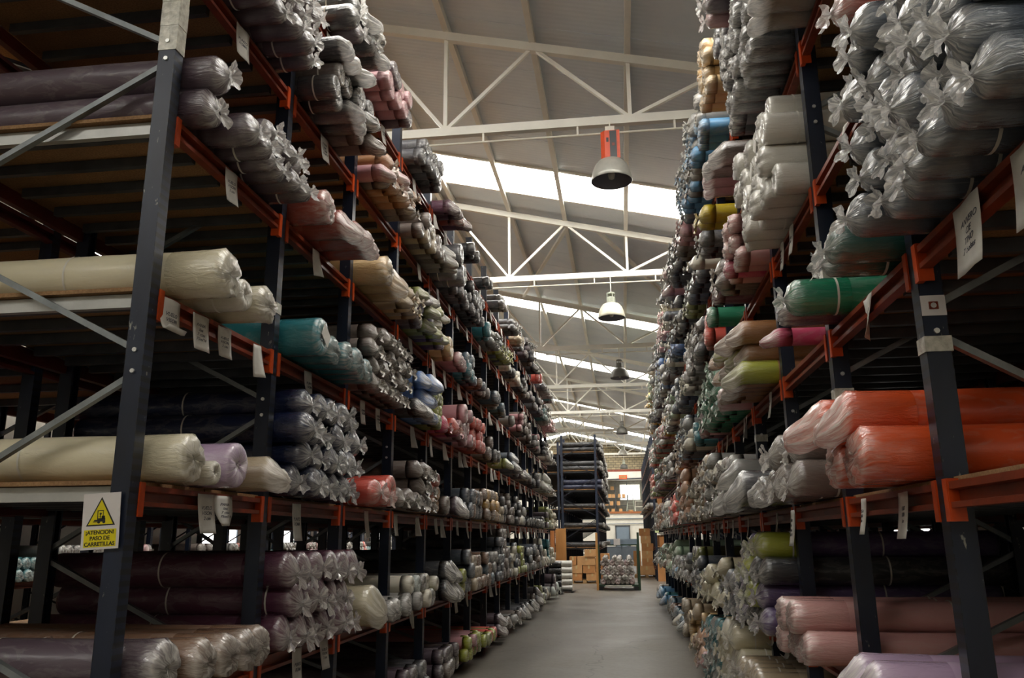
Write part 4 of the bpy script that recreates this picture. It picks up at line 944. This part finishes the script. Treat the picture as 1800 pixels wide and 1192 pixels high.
# tall board, white rolls and black rolls at the end of the left rack
pb = tag(obj('plywood_board', MB().box(-.17, .17, -.015, .015, 0, 1.92), M['plywood']), 'tall tan plywood board standing upright at the end of the left rack', 'board'); pb.location = (-2.0, 26.9, .0)
pb2 = tag(obj('plywood_board', MB().box(-.05, .05, -.25, .25, 0, 1.85), simple('orange_board_edge', srgb('b8733c'), .7)), 'thick orange-brown board standing against the tall plywood board', 'board'); pb2.location = (-2.24, 26.6, 0)
def roll_stack(x, n, r, c, lab, cat='fabric roll', y=26.0):
    for i in range(n):
        o = add_roll(x, y, .05 + r * 1.02 + i * r * 1.98, r, 1, c, 'flat', None, 0, strap=False)
        o.scale = (.42, r / R0, r / R0)
        tag(o, lab % ['bottom', 'second', 'third', 'fourth', 'top', 'sixth'][i], 'fabric roll', 'rolls stacked at the end of the left rack')
dl = tag(obj('dolly', MB().box(-.33, .33, -.25, .25, .035, .049).box(-.3, -.22, -.2, -.1, 0, .035).box(.2, .28, -.2, -.1, 0, .035).box(-.3, -.22, .1, .2, 0, .035).box(.2, .28, .1, .2, 0, .035), M['black']), 'low black dolly under the stacked white rolls', 'dolly'); dl.location = (-1.85, 26.0, 0)
roll_stack(-1.6, 5, .09, 'white', 'thick white fabric roll, %s in the stack at the left rack end')
dl = tag(obj('dolly', MB().box(-.33, .33, -.25, .25, .035, .049).box(-.3, -.22, -.2, -.1, 0, .035).box(.2, .28, -.2, -.1, 0, .035).box(-.3, -.22, .1, .2, 0, .035).box(.2, .28, .1, .2, 0, .035), M['black']), 'low black dolly under the stacked black rolls', 'dolly'); dl.location = (-2.15, 25.2, 0)
roll_stack(-1.87, 5, .09, 'black', 'thick black fabric roll, %s in the stack beside the white rolls', y=25.2)
# ------------------------------------------------------------------ end gate, mezzanine shelving, ladder, heater
gt = tag(empty('sliding_gate', (-.12, 52.0, 0)), 'low grey two-leaf metal gate with green rail before the far wall', 'gate')
for i in (-1, 1): obj('gate_leaf', MB().box(i * .52 - .5, i * .52 + .5, 0, .04, .05, 1.12), M['greygate'], gt)
obj('rail', MB().box(-1.06, 1.06, -.02, .05, 1.16, 1.24), M['green'], gt)
obj('upper_panel', MB().box(-1.04, 1.04, 0, .03, 1.24, 1.56), M['bluegrey'], gt)
for i in (-1.05, 0, 1.05): obj('post', MB().box(i - .03, i + .03, .05, .1, 0, 1.56), M['greygate'], gt)
nb_ = tag(obj('gate_notice', MB().box(-.2, .2, -.01, 0, 0, .38), M['signwhite']), 'blank white notice board hung on the grey gate', 'notice'); nb_.location = (-.4, 51.97, 1.2)
sh = tag(empty('steel_shelving', (-.55, 60.9, 3.35)), 'dark steel shelving on the mezzanine, holding small cartons', 'shelving')
for xx in (-.75, .1, .95):
    for yy in (-.3, .3): obj('post', MB().box(xx - .025, xx + .025, yy - .025, yy + .025, 0, 2.2), M['bar'], sh)
for zz in (.05, .55, 1.1, 1.65): obj('shelf_board', MB().box(-.75, .95 if zz < 1.2 else .1, -.32, .32, zz, zz + .03), M['bar'], sh)
k = 0
for zz, xs in ((.05, (-.5, -.1, .45)), (.55, (-.55, -.2, .3)), (1.1, (-.6, -.3, -.02, .4, .7)), (1.65, (-.55, -.12))):
    for q, xx in enumerate(xs):
        k += 1
        carton(-.55 + xx, 60.8, 3.35 + zz + .031, .24, .3, .26 if zz != .55 else .3, 'small pale carton, %s on the %s mezzanine shelf' % (ORD[q + 1], {.05: 'bottom', .55: 'second', 1.1: 'third', 1.65: 'top'}[zz]), 'carton2', tape=False)
st = tag(empty('step_ladder', (.62, 60.6, 3.351)), 'grey folding step ladder on the mezzanine before the bright window', 'ladder')
for sx in (-1, 1):
    obj('stile', MB().bar((sx * .3, -.15, 0), (sx * .16, .1, 1.3), .05, .04), M['lampgrey'], st); obj('rear_leg', MB().bar((sx * .3, .4, 0), (sx * .16, .12, 1.3), .04, .03), M['lampgrey'], st)
for i in range(4):
    t = (i + 1) / 5; obj('tread', MB().box(-.3 + .14 * t, .3 - .14 * t, -.15 + .25 * t - .05, -.15 + .25 * t + .05, 1.3 * t, 1.3 * t + .025), M['lampgrey'], st)
obj('top_cap', MB().box(-.18, .18, .03, .2, 1.29, 1.33), M['galv'], st)
carton(.62, 60.35, 3.351, .3, .2, .22, 'orange-brown carton standing before the step ladder on the mezzanine')
rl = tag(empty('guard_rail', (.0, 60.3, 3.351)), 'thin white guard rail along the mezzanine edge', 'rail')
for zz in (.45, .85): obj('rail_bar', MB().tube([(.95, 0, zz), (1.58, 0, zz)], .018, 6), M['white'], rl)
obj('rail_post', MB().box(.94, .97, -.015, .015, 0, .87), M['white'], rl)
ht = tag(empty('heater', (.15, 59.85, 5.75)), 'small orange heater box on the lintel above the mezzanine', 'heater')
obj('case', MB().box(-.28, .28, -.05, .09, 0, .3), M['orangebox'], ht); obj('grille', MB().box(-.22, .22, -.06, -.05, .05, .25), M['tan'] if 'tan' in M else M['carton'], ht); obj('mount', MB().box(-.1, .1, .09, .1, .05, .25), M['bar'], ht)
hp = tag(obj('wall_pipe', MB().tube([(-1.8, 0, 0), (1.5, 0, .08)], .05, 8), M['bar']), 'dark horizontal pipe along the lintel above the mezzanine', 'pipe'); hp.location = (0, 59.88, 5.72)
